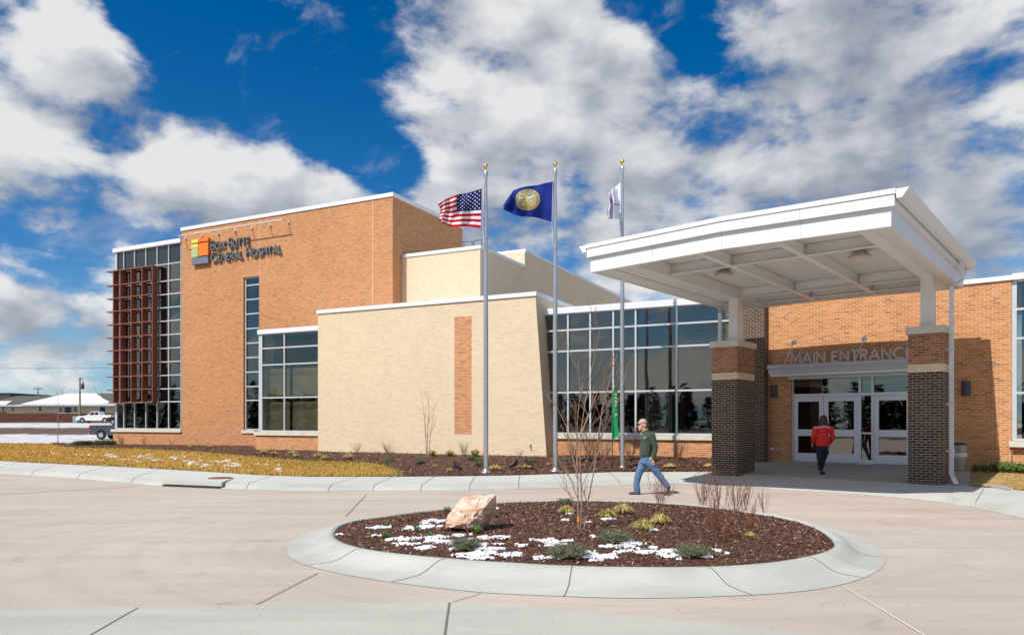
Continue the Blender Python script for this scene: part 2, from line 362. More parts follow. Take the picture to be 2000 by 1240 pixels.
def loft(cols, rows, nsub=1, amp=0.0, nscale=1.2):
    """cols: list of column x; rows: functions x->point; returns grid of points"""
    g = []
    for x in cols:
        pts = [f(x) for f in rows]; line = [pts[0]]
        for a, b in zip(pts[:-1], pts[1:]):
            for k in range(1, nsub + 1):
                t = k / nsub; p = a * (1 - t) + b * t
                if amp and 0 < t < 1:
                    e = min(t, 1 - t) * 4
                    p = p + N(0, 0, amp * min(1, e) * mnoise.noise(Vector((p[0] * nscale, p[1] * nscale, 3.3))))
                line.append(p)
        g.append(line)
    return g
def grid_mesh(mb, g, smooth=True):
    nr = len(g[0]); vs = [p for l in g for p in l]
    fs = [(i * nr + j, (i + 1) * nr + j, (i + 1) * nr + j + 1, i * nr + j + 1) for i in range(len(g) - 1) for j in range(nr - 1)]
    mb.mesh(vs, fs, smooth)
def structure(o): o['kind'] = 'structure'; return o

mb = MB(); mb.mesh([(-120, -120, 0), (120, -120, 0), (120, 60, 0), (-120, 60, 0)], [(0, 1, 2, 3)])
structure(mb.build('driveway', ROAD, origin=(0, 0, 0)))
# grey concrete strip in the foreground
front = [(-300,1194),(0,1188),(250,1184),(500,1180),(870,1174.3),(1000,1182),(1150,1194),(1300,1208),(1450,1223),(1600,1239),(1750,1256)]
mb = MB(); pts = [G(x, y, .004) for x, y in front]
poly = pts + [N(pts[-1][0] + 1.5, 2.2, .004), N(3, -3, .004), N(-9, -3, .004), N(-7, 3, .004)]
mb.face(poly); structure(mb.build('foreground_pavement', STRIP, origin=(0, 0, 0)))
# joints sawn in the concrete
JOINT = plain('dark joint filler', (.16, .14, .12), 0.9)
JOINTL = plain('pale joint filler', (.62, .60, .56), 0.9)
def strip(mb, pix, wd, z, taper=False):
    p = [G(x, y, z) for x, y in pix]
    for a, b in zip(p[:-1], p[1:]):
        d = b - a; L = np.linalg.norm(d[:2]); nrm = N(-d[1] / L, d[0] / L, 0) * wd / 2
        k = max(1, int(L / .25)); pr = None
        for i in range(k + 1):
            t = i / k; q = a * (1 - t) + b * t + nrm * 0.5 * mnoise.noise(Vector((q0(a, b, t) * 3, 0, 1))) 
            cur = (q - nrm, q + nrm)
            if pr: mb.face([pr[0], cur[0], cur[1], pr[1]])
            pr = cur
def q0(a, b, t): return (a[0] + (b[0] - a[0]) * t) + (a[1] + (b[1] - a[1]) * t)
mb = MB()
strip(mb, [(269,1186),(165,1245)], .016, .008); strip(mb, [(878,1175.5),(867,1250)], .022, .008)
strip(mb, [(621,1118),(500,1180)], .012, .008); strip(mb, [(715,966),(675,1008)], .014, .008)
strip(mb, [(940,1158),(884,1174)], .010, .008)
strip(mb, [(1160,962),(1085,978)], .016, .008); strip(mb, [(0,965),(140,957),(262,950)], .04, .008)
strip(mb, [(1700,1067.5),(2010,1070)], .007, .008); strip(mb, [(0,1062),(560,1055)], .006, .008)
mb.cm = 1
strip(mb, [(1645,1142),(1720,1188),(1815,1245)], .018, .008)
structure(mb.build('pavement_joints', [JOINT, JOINTL], origin=(0, 0, 0)))

# kerb (rolled) and sidewalk
cols = [x for x in range(-600, 2501, 20)]
def kmid(x):
    a, b = col_kb(x), col_kt(x); p = a * .35 + b * .65; p[2] = b[2] * .82; return p
def kface(x):
    a, b = col_kb(x), col_kt(x); p = a * .7 + b * .3; p[2] = b[2] * .42; return p
mb = MB(); grid_mesh(mb, loft(cols, [col_kb, kface, kmid, col_kt]))
structure(mb.build('kerb', KERB, origin=(0, 0, 0)))
mb = MB(); grid_mesh(mb, loft(cols, [col_kt, col_sb], 2))
structure(mb.build('sidewalk', WALK, origin=(0, 0, 0)))
# joints across sidewalk and kerb
mb = MB()
for x0, dxs in ((-20,60),(60,60),(150,60),(255,55),(480,55),(640,60),(727,40),(821,28),(917,12),(1013,2),(1107,-8),(1210,-20),(1330,40),(1905,18)):
    for fa, fb, nn_, lift in ((col_kb, col_kt, 3, .006), (col_kt, col_sb, 2, .006)):
        xa = x0 if fa is col_kb else x0 + dxs * .15; xb = x0 + dxs * .15 if fa is col_kb else x0 + dxs
        fl = [col_kb, kface, kmid, col_kt] if fa is col_kb else [col_kt, col_sb]
        P_ = [f(xa + (xb - xa) * i / (len(fl) - 1)) + N(0, 0, lift) for i, f in enumerate(fl)]
        for a, b in zip(P_[:-1], P_[1:]):
            wd = N(.008, 0, 0); mb.face([a - wd, a + wd, b + wd, b - wd])
structure(mb.build('sidewalk_joints', JOINT, origin=(0, 0, 0)))
# porch slab from the sidewalk up to the entrance wall
EV = 25.16        # plane of the entrance wall (frame B)
def porch_back(x):
    return B.P(B.uat(x, EV + .05), EV + .05, .40)
mb = MB(); grid_mesh(mb, loft([x for x in range(1325, 1905, 10)], [col_sb, porch_back], 4))
structure(mb.build('porch_slab', concrete('porch concrete', (.36, .335, .29), (.44, .415, .36), spots=False), origin=(0, 0, 0)))
def straw_back(x): return B.P(B.uat(x, EV + .05), EV + .05, .36)
STRAW = plain('straw bed', (.42, .30, .14), 0.95, var=.35, scale=20, bump=.6)
mb = MB(); grid_mesh(mb, loft([x for x in range(1895, 2401, 12)], [col_sb, straw_back], 6, .05, 2))
structure(mb.build('straw_bed', STRAW, origin=(0, 0, 0)))

# lawn
def ground_mix(name, c1, c2, c3, sc1, bump=.8):
    m, t = new_mat(name); oc = t.node('ShaderNodeTexCoord').outputs['Object']
    n1 = t.noise(oc, sc1, 6, .7); n2 = t.noise(oc, sc1 * .12, 3, .5)
    col = t.ramp(n1, [(.3, c1), (.5, c2), (.7, c3)])
    col = t.mix(1.0, col, t.ramp(n2, [(.3, .75), (.7, 1.1)]), 'MULTIPLY')
    b = principled(t, Base_Color=col, Roughness=.95)
    t.put(b.inputs['Normal'], t.node('ShaderNodeBump', {'Strength': bump, 'Distance': .02, 'Height': n1}))
    finish(t, b); return m
LAWN = ground_mix('dormant lawn', (.30, .17, .03), (.46, .28, .055), (.55, .36, .10), 14)
MULCH = ground_mix('shredded bark mulch', (.040, .017, .010), (.085, .036, .021), (.17, .08, .045), 38, 1.0)
lx = [x for x in range(-600, 781, 15)]
mb = MB(); grid_mesh(mb, loft(lx, [lambda x: col_sb(x) + N(0, 0, .01), col_lm], 6, .05, .6))
structure(mb.build('lawn', LAWN, origin=(0, 0, 0)))
def mfront(x): return col_lm(x) if x <= 781 else col_sb(x)
bx = [x for x in range(100, 1421, 8)]
mb = MB(); grid_mesh(mb, loft(bx, [lambda x: mfront(x) + N(0, 0, .012), col_bb], 12, .10, 1.6))
structure(mb.build('mulch_bed', MULCH, origin=(0, 0, 0)))
def bed_z(X, Y):
    x = CX + F * X / Y; f, b = mfront(x), col_bb(x)
    t = min(1, max(0, (Y - f[1]) / (b[1] - f[1]))); return f[2] * (1 - t) + b[2] * t + .012
def on_bed(x, y):
    z = .3
    for _ in range(12):
        p = G(x, y, z); z = .5 * z + .5 * bed_z(p[0], p[1])
    return G(x, y, z)
def lawn_z(X, Y):
    x = CX + F * X / Y; f, b = col_sb(x), col_lm(x)
    t = min(1, max(0, (Y - f[1]) / (b[1] - f[1]))); return f[2] * (1 - t) + b[2] * t + .01

# far terrain with snow
ZP = [(20, .1),(40,.28),(47,.31),(55,.2),(65,.05),(76,.05),(85,.4),(100,1.1),(120,1.45),(145,1.5),(400,1.55),(900,1.6)]
def far_z(Y): return float(np.interp(Y, [p[0] for p in ZP], [p[1] for p in ZP]))
m, t = new_mat('snowy field'); oc = t.node('ShaderNodeTexCoord').outputs['Object']
s3 = t.node('ShaderNodeSeparateXYZ', {0: oc}); n1 = t.noise(t.node('ShaderNodeMapping', {'Vector': oc, 'Scale': (.5, .35, 1)}).outputs[0], 1.0, 7, .65)
n2 = t.noise(t.node('ShaderNodeMapping', {'Vector': oc, 'Scale': (.25, .7, 1)}).outputs[0], .8, 8, .75)
yy = t.m('ADD', s3.outputs[1], t.m('MULTIPLY', t.m('SUBTRACT', n1, .5), 10))
band = t.ramp(t.m('DIVIDE', yy, 200), [(0.0, 0), (.405, 0), (.412, 1), (.475, 1), (.482, 0), (.585, 0), (.60, .6), (1, .6)])
grass = t.ramp(n2, [(.38, .8), (.44, 0), (.53, 0), (.58, .8)])
dirt = t.mix(t.noise(oc, 6, 4, .6), (.05, .025, .02), (.16, .09, .06))
col = t.mix(grass, (.56, .575, .61), (.26, .19, .10)); col = t.mix(band, col, dirt)
b = principled(t, Base_Color=col, Roughness=.9); t.put(b.inputs['Normal'], t.node('ShaderNodeBump', {'Strength': .6, 'Distance': .1, 'Height': n2}))
finish(t, b); SNOWF = m
mb = MB(); ys = [46.5, 50, 55, 60, 65, 70, 76, 80, 85, 92, 100, 110, 120, 132, 145, 200, 300, 500, 900]
g = [[N(X, Y, far_z(Y) + (.03 if Y < 60 else .12) * mnoise.noise(Vector((X * .2, Y * .2, 0))) * (1 if Y < 150 else 0)) for Y in ys] for X in list(range(-200, -20, 6)) + [-20, 0, 40, 120, 300]]
g = [[N(-900, Y, far_z(Y)) for Y in ys]] + g + [[N(900, Y, far_z(Y)) for Y in ys]]
grid_mesh(mb, g); structure(mb.build('snowy_field', SNOWF, origin=(0, 0, 0)))
mb = MB(); g = [[N(X, Y, z) for Y, z in ((28, .2), (46.6, .3))] for X in (-120, -31.5)]; 

# ------------------------------------------------------------------ island
inner_px = [(653.5,1042),(657,1034),(670,1024),(710,1014),(760,1007.5),(815,1000),(874,994),(920,988),(970,982),(1030,979),(1084,977.5),(1170,978),(1260,980),(1310,983),(1356,986.4),(1410,993),(1468,1000.8),(1510,1007),(1548,1015),(1585,1027),(1612,1042),(1627,1056),(1629.6,1068),(1612,1077.6),(1570,1088),(1516,1097),(1420,1105),(1320,1107),(1228,1106.5),(1119,1104.5),(1000,1098),(880,1090),(790,1082),(715,1072),(680,1063),(657,1052)]
outer_px = [(560.5,1075),(568,1057),(595,1043),(633,1030)]
outer_front = [(1580,1017),(1644,1036),(1708,1068),(1729,1093.6),(1708,1117.6),(1665,1135),(1612,1148),(1520,1158),(1420,1163),(1320,1166.5),(1228,1167),(1108,1163.5),(1020,1160),(940,1156),(870,1149),(811,1142),(745,1133),(685,1123),(630,1112),(586,1099),(566,1088),(560.5,1075),(568,1057),(595,1043),(628,1031)]
inner = [G(x, y, .16) for x, y in inner_px]
ctr = N(np.mean([p[0] for p in inner]), np.mean([p[1] for p in inner]), 0)
def ang(p): return math.atan2(p[1] - ctr[1], p[0] - ctr[0]) % (2 * math.pi)
def rad(p): return math.hypot(p[0] - ctr[0], p[1] - ctr[1])
def polar_tab(pts):
    t = sorted((ang(p), rad(p)) for p in pts); t = [(t[-1][0] - 2 * math.pi, t[-1][1])] + t + [(t[0][0] + 2 * math.pi, t[0][1])]
    return [a for a, _ in t], [r for _, r in t]
outp = [G(x, y, .006) for x, y in outer_front]
ia, ir = polar_tab(inner)
back = [p for p in inner if ang(p) > 0.5 and ang(p) < 2.65]
for p in back:
    a = ang(p); r = rad(p) + .42; outp.append(N(ctr[0] + r * math.cos(a), ctr[1] + r * math.sin(a), .006))
oa, orr = polar_tab(outp)
NA = 240; rin = np.array([np.interp(2 * math.pi * k / NA, ia, ir) for k in range(NA)]); rout = np.array([np.interp(2 * math.pi * k / NA, oa, orr) for k in range(NA)])
def smooth_ring(r, n):
    for _ in range(n): r = (np.roll(r, 1) + 2 * r + np.roll(r, -1)) / 4
    return r
rin = smooth_ring(rin, 2); rout = smooth_ring(np.maximum(rout, rin + .38), 4)
def ring(k, r, z): t = 2 * math.pi * k / NA; return N(ctr[0] + r * math.cos(t), ctr[1] + r * math.sin(t), z)
prof = [(0.0, .13), (0.0, .165), (.10, .172), (.20, .160), (.32, .115), (.44, .062), (.56, .030), (.75, .016), (1.0, .006)]
mb = MB(); nr = len(prof); vs = [ring(k, rin[k] * (1 - f) + rout[k] * f, z) for k in range(NA) for (f, z) in prof]
mb.mesh(vs, [(k * nr + j, k * nr + j + 1, ((k + 1) % NA) * nr + j + 1, ((k + 1) % NA) * nr + j) for k in range(NA) for j in range(nr - 1)], True)
structure(mb.build('island_kerb', KERB, origin=(0, 0, 0)))
mb = MB()
for a_px in ((715,1072),(880,1090),(1119,1104.5),(1374,1106),(1570,1088),(1628,1060)):
    a0 = ang(G(*a_px, .16)); prev = None
    for j, (f, z) in enumerate(prof[1:]):
        a = a0 + (.02 * f if a_px[0] > 1119 else -.045 * f * (1 if a_px[0] < 1100 else .3)) ; kk = a / (2 * math.pi) * NA
        r0 = np.interp(kk % NA, range(NA), rin); r1 = np.interp(kk % NA, range(NA), rout); r = r0 * (1 - f) + r1 * f
        p = N(ctr[0] + r * math.cos(a), ctr[1] + r * math.sin(a), z + .004); tn = N(-math.sin(a), math.cos(a), 0) * .006
        if prev: mb.face([prev[0], p - tn, p + tn, prev[1]])
        prev = (p - tn, p + tn)
structure(mb.build('island_kerb_joints', JOINT, origin=(0, 0, 0)))
def isl_z(X, Y):
    a = math.atan2(Y - ctr[1], X - ctr[0]) % (2 * math.pi); r = math.hypot(X - ctr[0], Y - ctr[1])
    R0 = rin[int(a / (2 * math.pi) * NA) % NA]; q = min(1, r / R0)
    return .145 + .11 * (1 - q ** 2.2) + .02 * mnoise.noise(Vector((X * 1.7, Y * 1.7, 1)))
def on_isl(x, y):
    z = .2
    for _ in range(12):
        p = G(x, y, z); z = .5 * z + .5 * isl_z(p[0], p[1])
    return G(x, y, z)
mb = MB(); NR = 26; vs = [N(ctr[0], ctr[1], isl_z(ctr[0], ctr[1]))]
for j in range(1, NR + 1):
    for k in range(NA):
        p = ring(k, (rin[k] + .004) * j / NR, 0); p[2] = isl_z(p[0], p[1]) if j < NR else .145; vs.append(p)
fs = [(0, 1 + k, 1 + (k + 1) % NA) for k in range(NA)]
for j in range(NR - 1):
    b0 = 1 + j * NA; b1 = b0 + NA
    fs += [(b0 + k, b1 + k, b1 + (k + 1) % NA, b0 + (k + 1) % NA) for k in range(NA)]
mb.mesh(vs, fs, True); structure(mb.build('island_mulch', MULCH, origin=(0, 0, 0)))

CHIPM = [plain('bark chip ' + n, c, .9, var=.25, scale=30) for n, c in (('dark', (.05, .021, .013)), ('brown', (.11, .045, .025)), ('red brown', (.17, .068, .038)), ('tan', (.33, .17, .09)), ('pale', (.5, .35, .24)))]
def chips(name, pts, lo, hi, label):
    mb = MB(); n = len(pts); wts = [.27, .31, .22, .14, .06]
    mi = rng.choice(5, n, p=wts)
    for i, p in enumerate(pts):
        a = random.uniform(0, math.pi); L = random.uniform(lo, hi) / 2; wd = L * random.uniform(.16, .34); ti = random.uniform(-.5, .5); tj = random.uniform(-.5, .5)
        d = N(math.cos(a) * math.cos(ti), math.sin(a) * math.cos(ti), math.sin(ti)); e = N(-math.sin(a) * math.cos(tj), math.cos(a) * math.cos(tj), math.sin(tj))
        c = p + N(0, 0, abs(math.sin(ti)) * L + .004)
        mb.cm = int(mi[i]); mb.face([c - d * L - e * wd, c + d * L - e * wd * .6, c + d * L + e * wd, c - d * L + e * wd * .7])
    o = mb.build(name, CHIPM, origin=(0, 0, 0)); tag(o, label, 'mulch', kind='stuff'); return o
pts = []
while len(pts) < 30000:
    X = random.uniform(-2.6, 7); Y = random.uniform(7.9, 15.4); a = math.atan2(Y - ctr[1], X - ctr[0]) % (2 * math.pi)
    if math.hypot(X - ctr[0], Y - ctr[1]) < rin[int(a / (2 * math.pi) * NA) % NA] - .02: pts.append(N(X, Y, isl_z(X, Y)))
chips('bark_chips', pts, .02, .065, 'shredded brown bark chips covering the oval island')
pts = []
for _ in range(32000):
    x = random.uniform(100, 1419); f, b = mfront(x), col_bb(x); t_ = random.random() ** 1.3; p = f * (1 - t_) + b * t_; p[2] += .03 * mnoise.noise(Vector((p[0] * 1.6, p[1] * 1.6, 3.3))) + .015; pts.append(p)
chips('bark_chips', pts, .03, .10, 'shredded brown bark chips in the bed along the building')

# snow patches
SNOW = plain('snow', (.66, .68, .72), .7, var=.04, scale=20, bump=.3)
def blob(mb, c, a, b, h, rot, zf):
    n = 18; ph = random.random() * 100; vs = []; rings = [(1.0, 0), (.9, .55), (.6, .9), (.3, 1.0)]
    ca, sa = math.cos(rot), math.sin(rot)
    for f, hh in rings:
        for k in range(n):
            t = 2 * math.pi * k / n; q = f * (1 + .55 * mnoise.noise(Vector((math.cos(t) * 1.8 + ph, math.sin(t) * 1.8, 0))) + .25 * mnoise.noise(Vector((math.cos(t) * 5 + ph, math.sin(t) * 5, 2))))
            x = a * q * math.cos(t); y = b * q * math.sin(t); X = c[0] + x * ca - y * sa; Y = c[1] + x * sa + y * ca
            vs.append((X, Y, zf(X, Y) + hh * h * (1 + .4 * mnoise.noise(Vector((X * 12, Y * 12, 0)))) - (.01 if f == 1 else 0)))
    vs.append((c[0], c[1], zf(c[0], c[1]) + h))
    fs = [(i * n + k, i * n + (k + 1) % n, (i + 1) * n + (k + 1) % n, (i + 1) * n + k) for i in range(3) for k in range(n)] + [(3 * n + k, 3 * n + (k + 1) % n, 4 * n) for k in range(n)]
    mb.mesh(vs, fs, True)
ISNOW = [(742,1030,34,7),(735,1047,14,4),(845,1019,40,9),(825,1030,50,10),(815,1032,46,9),(790,1053,60,7),(765,1055,30,5),(850,1050,60,5),(900,1046,40,4),(870,1060,70,7),(800,1063,46,7),(825,1070,40,8),(775,1062,24,4),(900,1062,36,6),(960,1050,60,6),(940,1065,30,6),(960,1072,60,7),(930,1083,70,9),(985,1083,60,7),(940,1090,50,6),(1000,1086,36,5),(975,1062,24,6),(1062,1055,34,6),(1080,1063,36,13),(1045,1056,16,5),(1110,1057,18,5),(1070,1090,44,6),(1140,1083,40,14),(1175,1088,46,10),(1165,1095,26,3),(1190,1014,20,6),(1274,1034,14,7),(1210,1067,50,8),(1235,1062,46,7),(1232,1058,18,9),(1190,1067,16,3),(1215,1078,20,4),(1257,1077,50,8),(1280,1071,24,5),(1306,1078,34,7),(1312,1086,36,9),(1325,1091,22,4),(1344,1087,10,6),(1377,1085,28,9),(1406,1076,16,4),(1425,1081,18,4),(858,1028,16,4),(664,1045,12,2),(968,992,10,4),(1104,1016,10,3),(1151,1021,8,3),(1160,1048,8,6),(1114,1003,10,4),(1020,1065,20,4),(890,1072,30,5),(905,1055,30,4),(840,1056,24,4)]
mb = MB(); CS = .022; gx0, gy0 = ctr[0] - 4.4, ctr[1] - 3.6; nx_, ny_ = 400, 330
XX, YY = np.meshgrid(gx0 + CS * np.arange(nx_ + 1), gy0 + CS * np.arange(ny_ + 1), indexing='ij'); FLD = np.full(XX.shape, -9.0)
for (x, y, w_, h_) in ISNOW:
    p = on_isl(x, y); s_ = p[1] / F; a_ = s_ * w_ * .5 + .02; b_ = max(.035, s_ * h_ * .5 * (p[1] / (HC - p[2])) * .66)
    FLD = np.maximum(FLD, 1.0 - ((XX - p[0]) / a_) ** 2 - ((YY - p[1]) / b_) ** 2)
Hs = np.zeros(XX.shape)
for i_, j_ in zip(*np.where(FLD > -1.2)):
    X, Y = XX[i_, j_], YY[i_, j_]; Hs[i_, j_] = FLD[i_, j_] * .55 + 1.8 * mnoise.fractal(Vector((X * 6, Y * 15, 0)), .6, 2.0, 6) - .30
idx = {}
def snow_v(i_, j_):
    if (i_, j_) not in idx:
        X, Y = XX[i_, j_], YY[i_, j_]; idx[(i_, j_)] = len(mb.v); mb.v.append((X + random.uniform(-.004, .004), Y + random.uniform(-.004, .004), isl_z(X, Y) + max(-.012, min(.022, Hs[i_, j_] * .05)) + .006))
    return idx[(i_, j_)]
for i_ in range(nx_):
    for j_ in range(ny_):
        q4 = Hs[i_:i_ + 2, j_:j_ + 2]
        if (q4 > 0).sum() >= 2 and (FLD[i_:i_ + 2, j_:j_ + 2] > -1.2).all():
            mb.f.append([snow_v(i_, j_), snow_v(i_ + 1, j_), snow_v(i_ + 1, j_ + 1), snow_v(i_, j_ + 1)]); mb.m.append(0); mb.sm.append(True)
tag(mb.build('melting_snow', SNOW, origin=(0, 0, 0)), 'patches of melting white snow on the dark island mulch', 'snow', kind='stuff')
mb = MB()
for k in range(430):
    x = min(545, max(55, random.gauss(350, 115))); f = random.betavariate(2.4, 2.6); a_, b_ = col_sb(x), col_lm(x); tt = .08 + .6 * f if x > 350 else .15 + .5 * f
    if mnoise.noise(Vector((x * .03, tt * 7, 9))) < .08 - (x > 400) * .04: continue
    p = a_ * (1 - tt) + b_ * tt
    blob(mb, p, random.uniform(.03, .11), random.uniform(.05, .15), random.uniform(.02, .04), random.uniform(-.3, .3), lambda X, Y: lawn_z(X, Y) + .02)
tag(mb.build('melting_snow', SNOW, origin=(0, 0, 0)), 'small scattered snow crumbs on the yellow lawn', 'snow', kind='stuff')

# grass blades on the lawn
GRM = [plain('grass ' + n, c, .9, var=.2, scale=3) for n, c in (('gold', (.62, .38, .07)), ('straw', (.66, .47, .17)), ('brown', (.52, .31, .07)), ('green', (.17, .22, .03)))]
mb = MB()
nb = 70000; gx = rng.uniform(-60, 781, nb)
for i in range(nb):
    x = gx[i]; a_, b_ = col_sb(x), col_lm(x); tt = random.random() ** 1.25; p = a_ * (1 - tt) + b_ * tt + N(random.uniform(-.1, .1), 0, .01)
    edge = (1 - tt) * np.linalg.norm(b_ - a_); gprob = .6 * math.exp(-edge / 1.3) + (.2 if tt < .03 else .02)
    mb.cm = 3 if random.random() < gprob else int(rng.choice(3, p=[.5, .3, .2]))
    a = random.uniform(0, 6.283); h = random.uniform(.04, .09); w_ = .012 * (p[1] / 20); lean = N(random.uniform(-.04, .04), random.uniform(-.04, .04), h)
    d = N(math.cos(a), math.sin(a), 0) * w_
    mb.face([p - d, p + d, p + lean])
tag(mb.build('grass', GRM, origin=(0, 0, 0)), 'dormant golden grass blades of the lawn beside the sidewalk', 'grass', kind='stuff')

# ------------------------------------------------------------------ hospital building
bld = thing('hospital_building', A.P(-15, 31, .3), 'large orange and cream brick hospital with tall glass curtain walls and white roof copings', 'building')
def wall_open(mb, fr, u0, u1, v, z0, z1, ops, depth=.14, quadw=None):
    us = sorted({u0, u1, *[min(max(o[0], u0), u1) for o in ops], *[min(max(o[1], u0), u1) for o in ops]})
    zs = sorted({z0, z1, *[min(max(o[2], z0), z1) for o in ops], *[min(max(o[3], z0), z1) for o in ops]})
    for a, b in zip(us[:-1], us[1:]):
        for c, d in zip(zs[:-1], zs[1:]):
            um, zm = (a + b) / 2, (c + d) / 2
            if any(o[0] < um < o[1] and o[2] < zm < o[3] for o in ops): continue
            mb.face([fr.P(a, v, c), fr.P(b, v, c), fr.P(b, v, d), fr.P(a, v, d)])
    for o in ops:
        a, b, c, d = o; e = v + depth
        mb.face([fr.P(a, v, c), fr.P(a, v, d), fr.P(a, e, d), fr.P(a, e, c)]); mb.face([fr.P(b, v, d), fr.P(b, v, c), fr.P(b, e, c), fr.P(b, e, d)])
        mb.face([fr.P(a, v, d), fr.P(b, v, d), fr.P(b, e, d), fr.P(a, e, d)]); mb.face([fr.P(b, v, c), fr.P(a, v, c), fr.P(a, e, c), fr.P(b, e, c)])
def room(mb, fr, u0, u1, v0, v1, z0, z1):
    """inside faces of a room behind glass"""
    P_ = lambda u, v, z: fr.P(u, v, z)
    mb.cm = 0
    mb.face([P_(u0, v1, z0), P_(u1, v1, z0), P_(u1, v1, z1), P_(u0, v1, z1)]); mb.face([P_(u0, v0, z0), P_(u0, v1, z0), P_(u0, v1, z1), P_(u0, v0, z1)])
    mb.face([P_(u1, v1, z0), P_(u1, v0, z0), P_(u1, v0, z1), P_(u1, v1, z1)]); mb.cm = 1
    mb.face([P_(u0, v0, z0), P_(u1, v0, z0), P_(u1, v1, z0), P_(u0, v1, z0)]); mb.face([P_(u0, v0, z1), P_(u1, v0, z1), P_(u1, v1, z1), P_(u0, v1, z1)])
def curtain(parent, fr, v, us, zs, mats=(ALU, GLASS), mw=.065, dep=.13, spandrel=None, slant=None, name='window', vert_skip=None, edge=None):
    """glazed grid; returns the frame part whose child is the pane"""
    f = MB(); z0, z1 = zs[0], zs[-1]; h = mw / 2
    sl = (lambda z: 0.0) if slant is None else (lambda z: slant * (z - z0) / (z1 - z0))
    for i, u in enumerate(us):
        hw = (edge[i] if edge and i in edge else mw) / 2
        if i == 0 and slant is not None:
            p = [fr.P(u + sl(z) + a, vv, z) for z in (z0, z1) for (a, vv) in ((-h, v), (h, v), (h, v + dep), (-h, v + dep))]
            f.mesh(p, [(3, 2, 1, 0), (4, 5, 6, 7), (0, 1, 5, 4), (1, 2, 6, 5), (2, 3, 7, 6), (3, 0, 4, 7)])
        else: f.box(fr, u - hw, u + hw, v, v + dep, z0, z1)
    for z in zs:
        a, b = us[0] + sl(z) + h * .2, us[-1] - h * .2
        f.box(fr, a, b, v + .004, v + dep - .004, z - h, z + h)
    fo = f.build(name, mats[0], parent)
    g = MB(); vp = v + dep * .55
    for a, b in zip(us[:-1], us[1:]):
        for c, d in zip(zs[:-1], zs[1:]):
            if spandrel and spandrel(c, d): continue
            first = a == us[0]
            j = [random.uniform(-.004, .004) for _ in range(4)]
            g.face([fr.P(a + (sl(c) if first else 0), vp + j[0], c), fr.P(b, vp + j[1], c), fr.P(b, vp + j[2], d), fr.P(a + (sl(d) if first else 0), vp + j[3], d)])
    g.build('pane', mats[1], fo)
    if spandrel:
        s_ = MB()
        for a, b in zip(us[:-1], us[1:]):
            for c, d in zip(zs[:-1], zs[1:]):
                if spandrel(c, d): s_.face([fr.P(a, vp, c), fr.P(b, vp, c), fr.P(b, vp, d), fr.P(a, vp, d)])
        s_.build('spandrel_panel', SPANDREL, fo)
    return fo
def coping(mb, fr, u0, u1, v0, v1, z, h=.2, ov=.05):
    mb.box(fr, u0 - ov, u1 + ov, v0 - ov, v1 + ov, z - h, z)

VM, VB, VC, VG = 30.74, 26.40, 25.79, 26.54
ZG = [1.31, 2.97, 3.76, 4.58, 5.41, 6.23, 7.06, 7.90, 8.72, 9.53, 10.35, 11.38]
uM0 = A.uat(355, VM); uM1 = -21.97; uL0 = A.uat(223, VM)
# main orange block
uw0, uw1 = A.uat(475.5, VM), A.uat(506, VM)
w_ = MB(); wall_open(w_, A, uM0, uM1, VM, -.2, 13.3, [(uw0, uw1, 1.27, 9.98)], .22)
w_.face([A.P(uM1, VM, -.2), A.P(uM1, 37.8, -.2), A.P(uM1, 37.8, 13.3), A.P(uM1, VM, 13.3)])
w_.face([A.P(uM0, VM, 12.3), A.P(uM0, VM, 13.3), A.P(uM0, 37.8, 13.3), A.P(uM0, 37.8, 12.3)])
w_.face([A.P(uM1, 37.8, -.2), A.P(uM0, 37.8, -.2), A.P(uM0, 37.8, 13.3), A.P(uM1, 37.8, 13.3)])
w_.face([A.P(uM0, VM, 13.29), A.P(uM1, VM, 13.29), A.P(uM1, 37.8, 13.29), A.P(uM0, 37.8, 13.29)])
w_.build('wall', ORANGE_FAR, bld, label='tall orange brick wall')
c_ = MB(); coping(c_, A, uM0, uM1, VM, 37.8, 13.42); c_.build('coping', CAPW, bld)
J = plain('pale expansion joint', (.70, .55, .42), .8)
for xx, za, zb in ((506.5, 10.0, 13.2), (728, 6.9, 13.2)):
    c_ = MB(); u = A.uat(xx, VM); c_.box(A, u - .012, u + .012, VM - .004, VM + .01, za, zb); c_.build('expansion_joint', J, bld)
zn = [1.31, 2.97, 3.76, 4.58, 5.41, 6.23, 7.06, 7.90, 8.72, 9.53, 9.95]
curtain(bld, A, VM + .10, [uw0 + .06, uw1 - .02], zn, name='window')
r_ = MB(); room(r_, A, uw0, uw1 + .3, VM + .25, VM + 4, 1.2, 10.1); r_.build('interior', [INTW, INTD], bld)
c_ = MB(); c_.box(A, uw0 - .1, A.uat(499, VM), VM - .07, VM + .2, 1.10, 1.262); c_.build('sill', STONE, bld)
# left glazed tower
c_ = MB(); wall_open(c_, A, uL0 - .1, uM0, VM - .005, -.2, 1.10, [], .1)
c_.face([A.P(uL0 - .1, 37.8, -.2), A.P(uL0 - .1, VM - .005, -.2), A.P(uL0 - .1, VM - .005, 1.1), A.P(uL0 - .1, 37.8, 1.1)])
c_.build('wall', ORANGE_FAR, bld)
c_ = MB(); c_.box(A, uL0 - .22, uM0 - .003, VM - .09, VM + .25, 1.103, 1.27); c_.build('sill', STONE, bld)
us = [A.uat(x, VM + .05) for x in (227, 242, 263, 285, 307, 329.5, 354)]
curtain(bld, A, VM + .03, us, [1.31, 2.97] + ZG[2:] + [12.55], edge={0: .18}, spandrel=lambda c, d: d > 12, name='window')
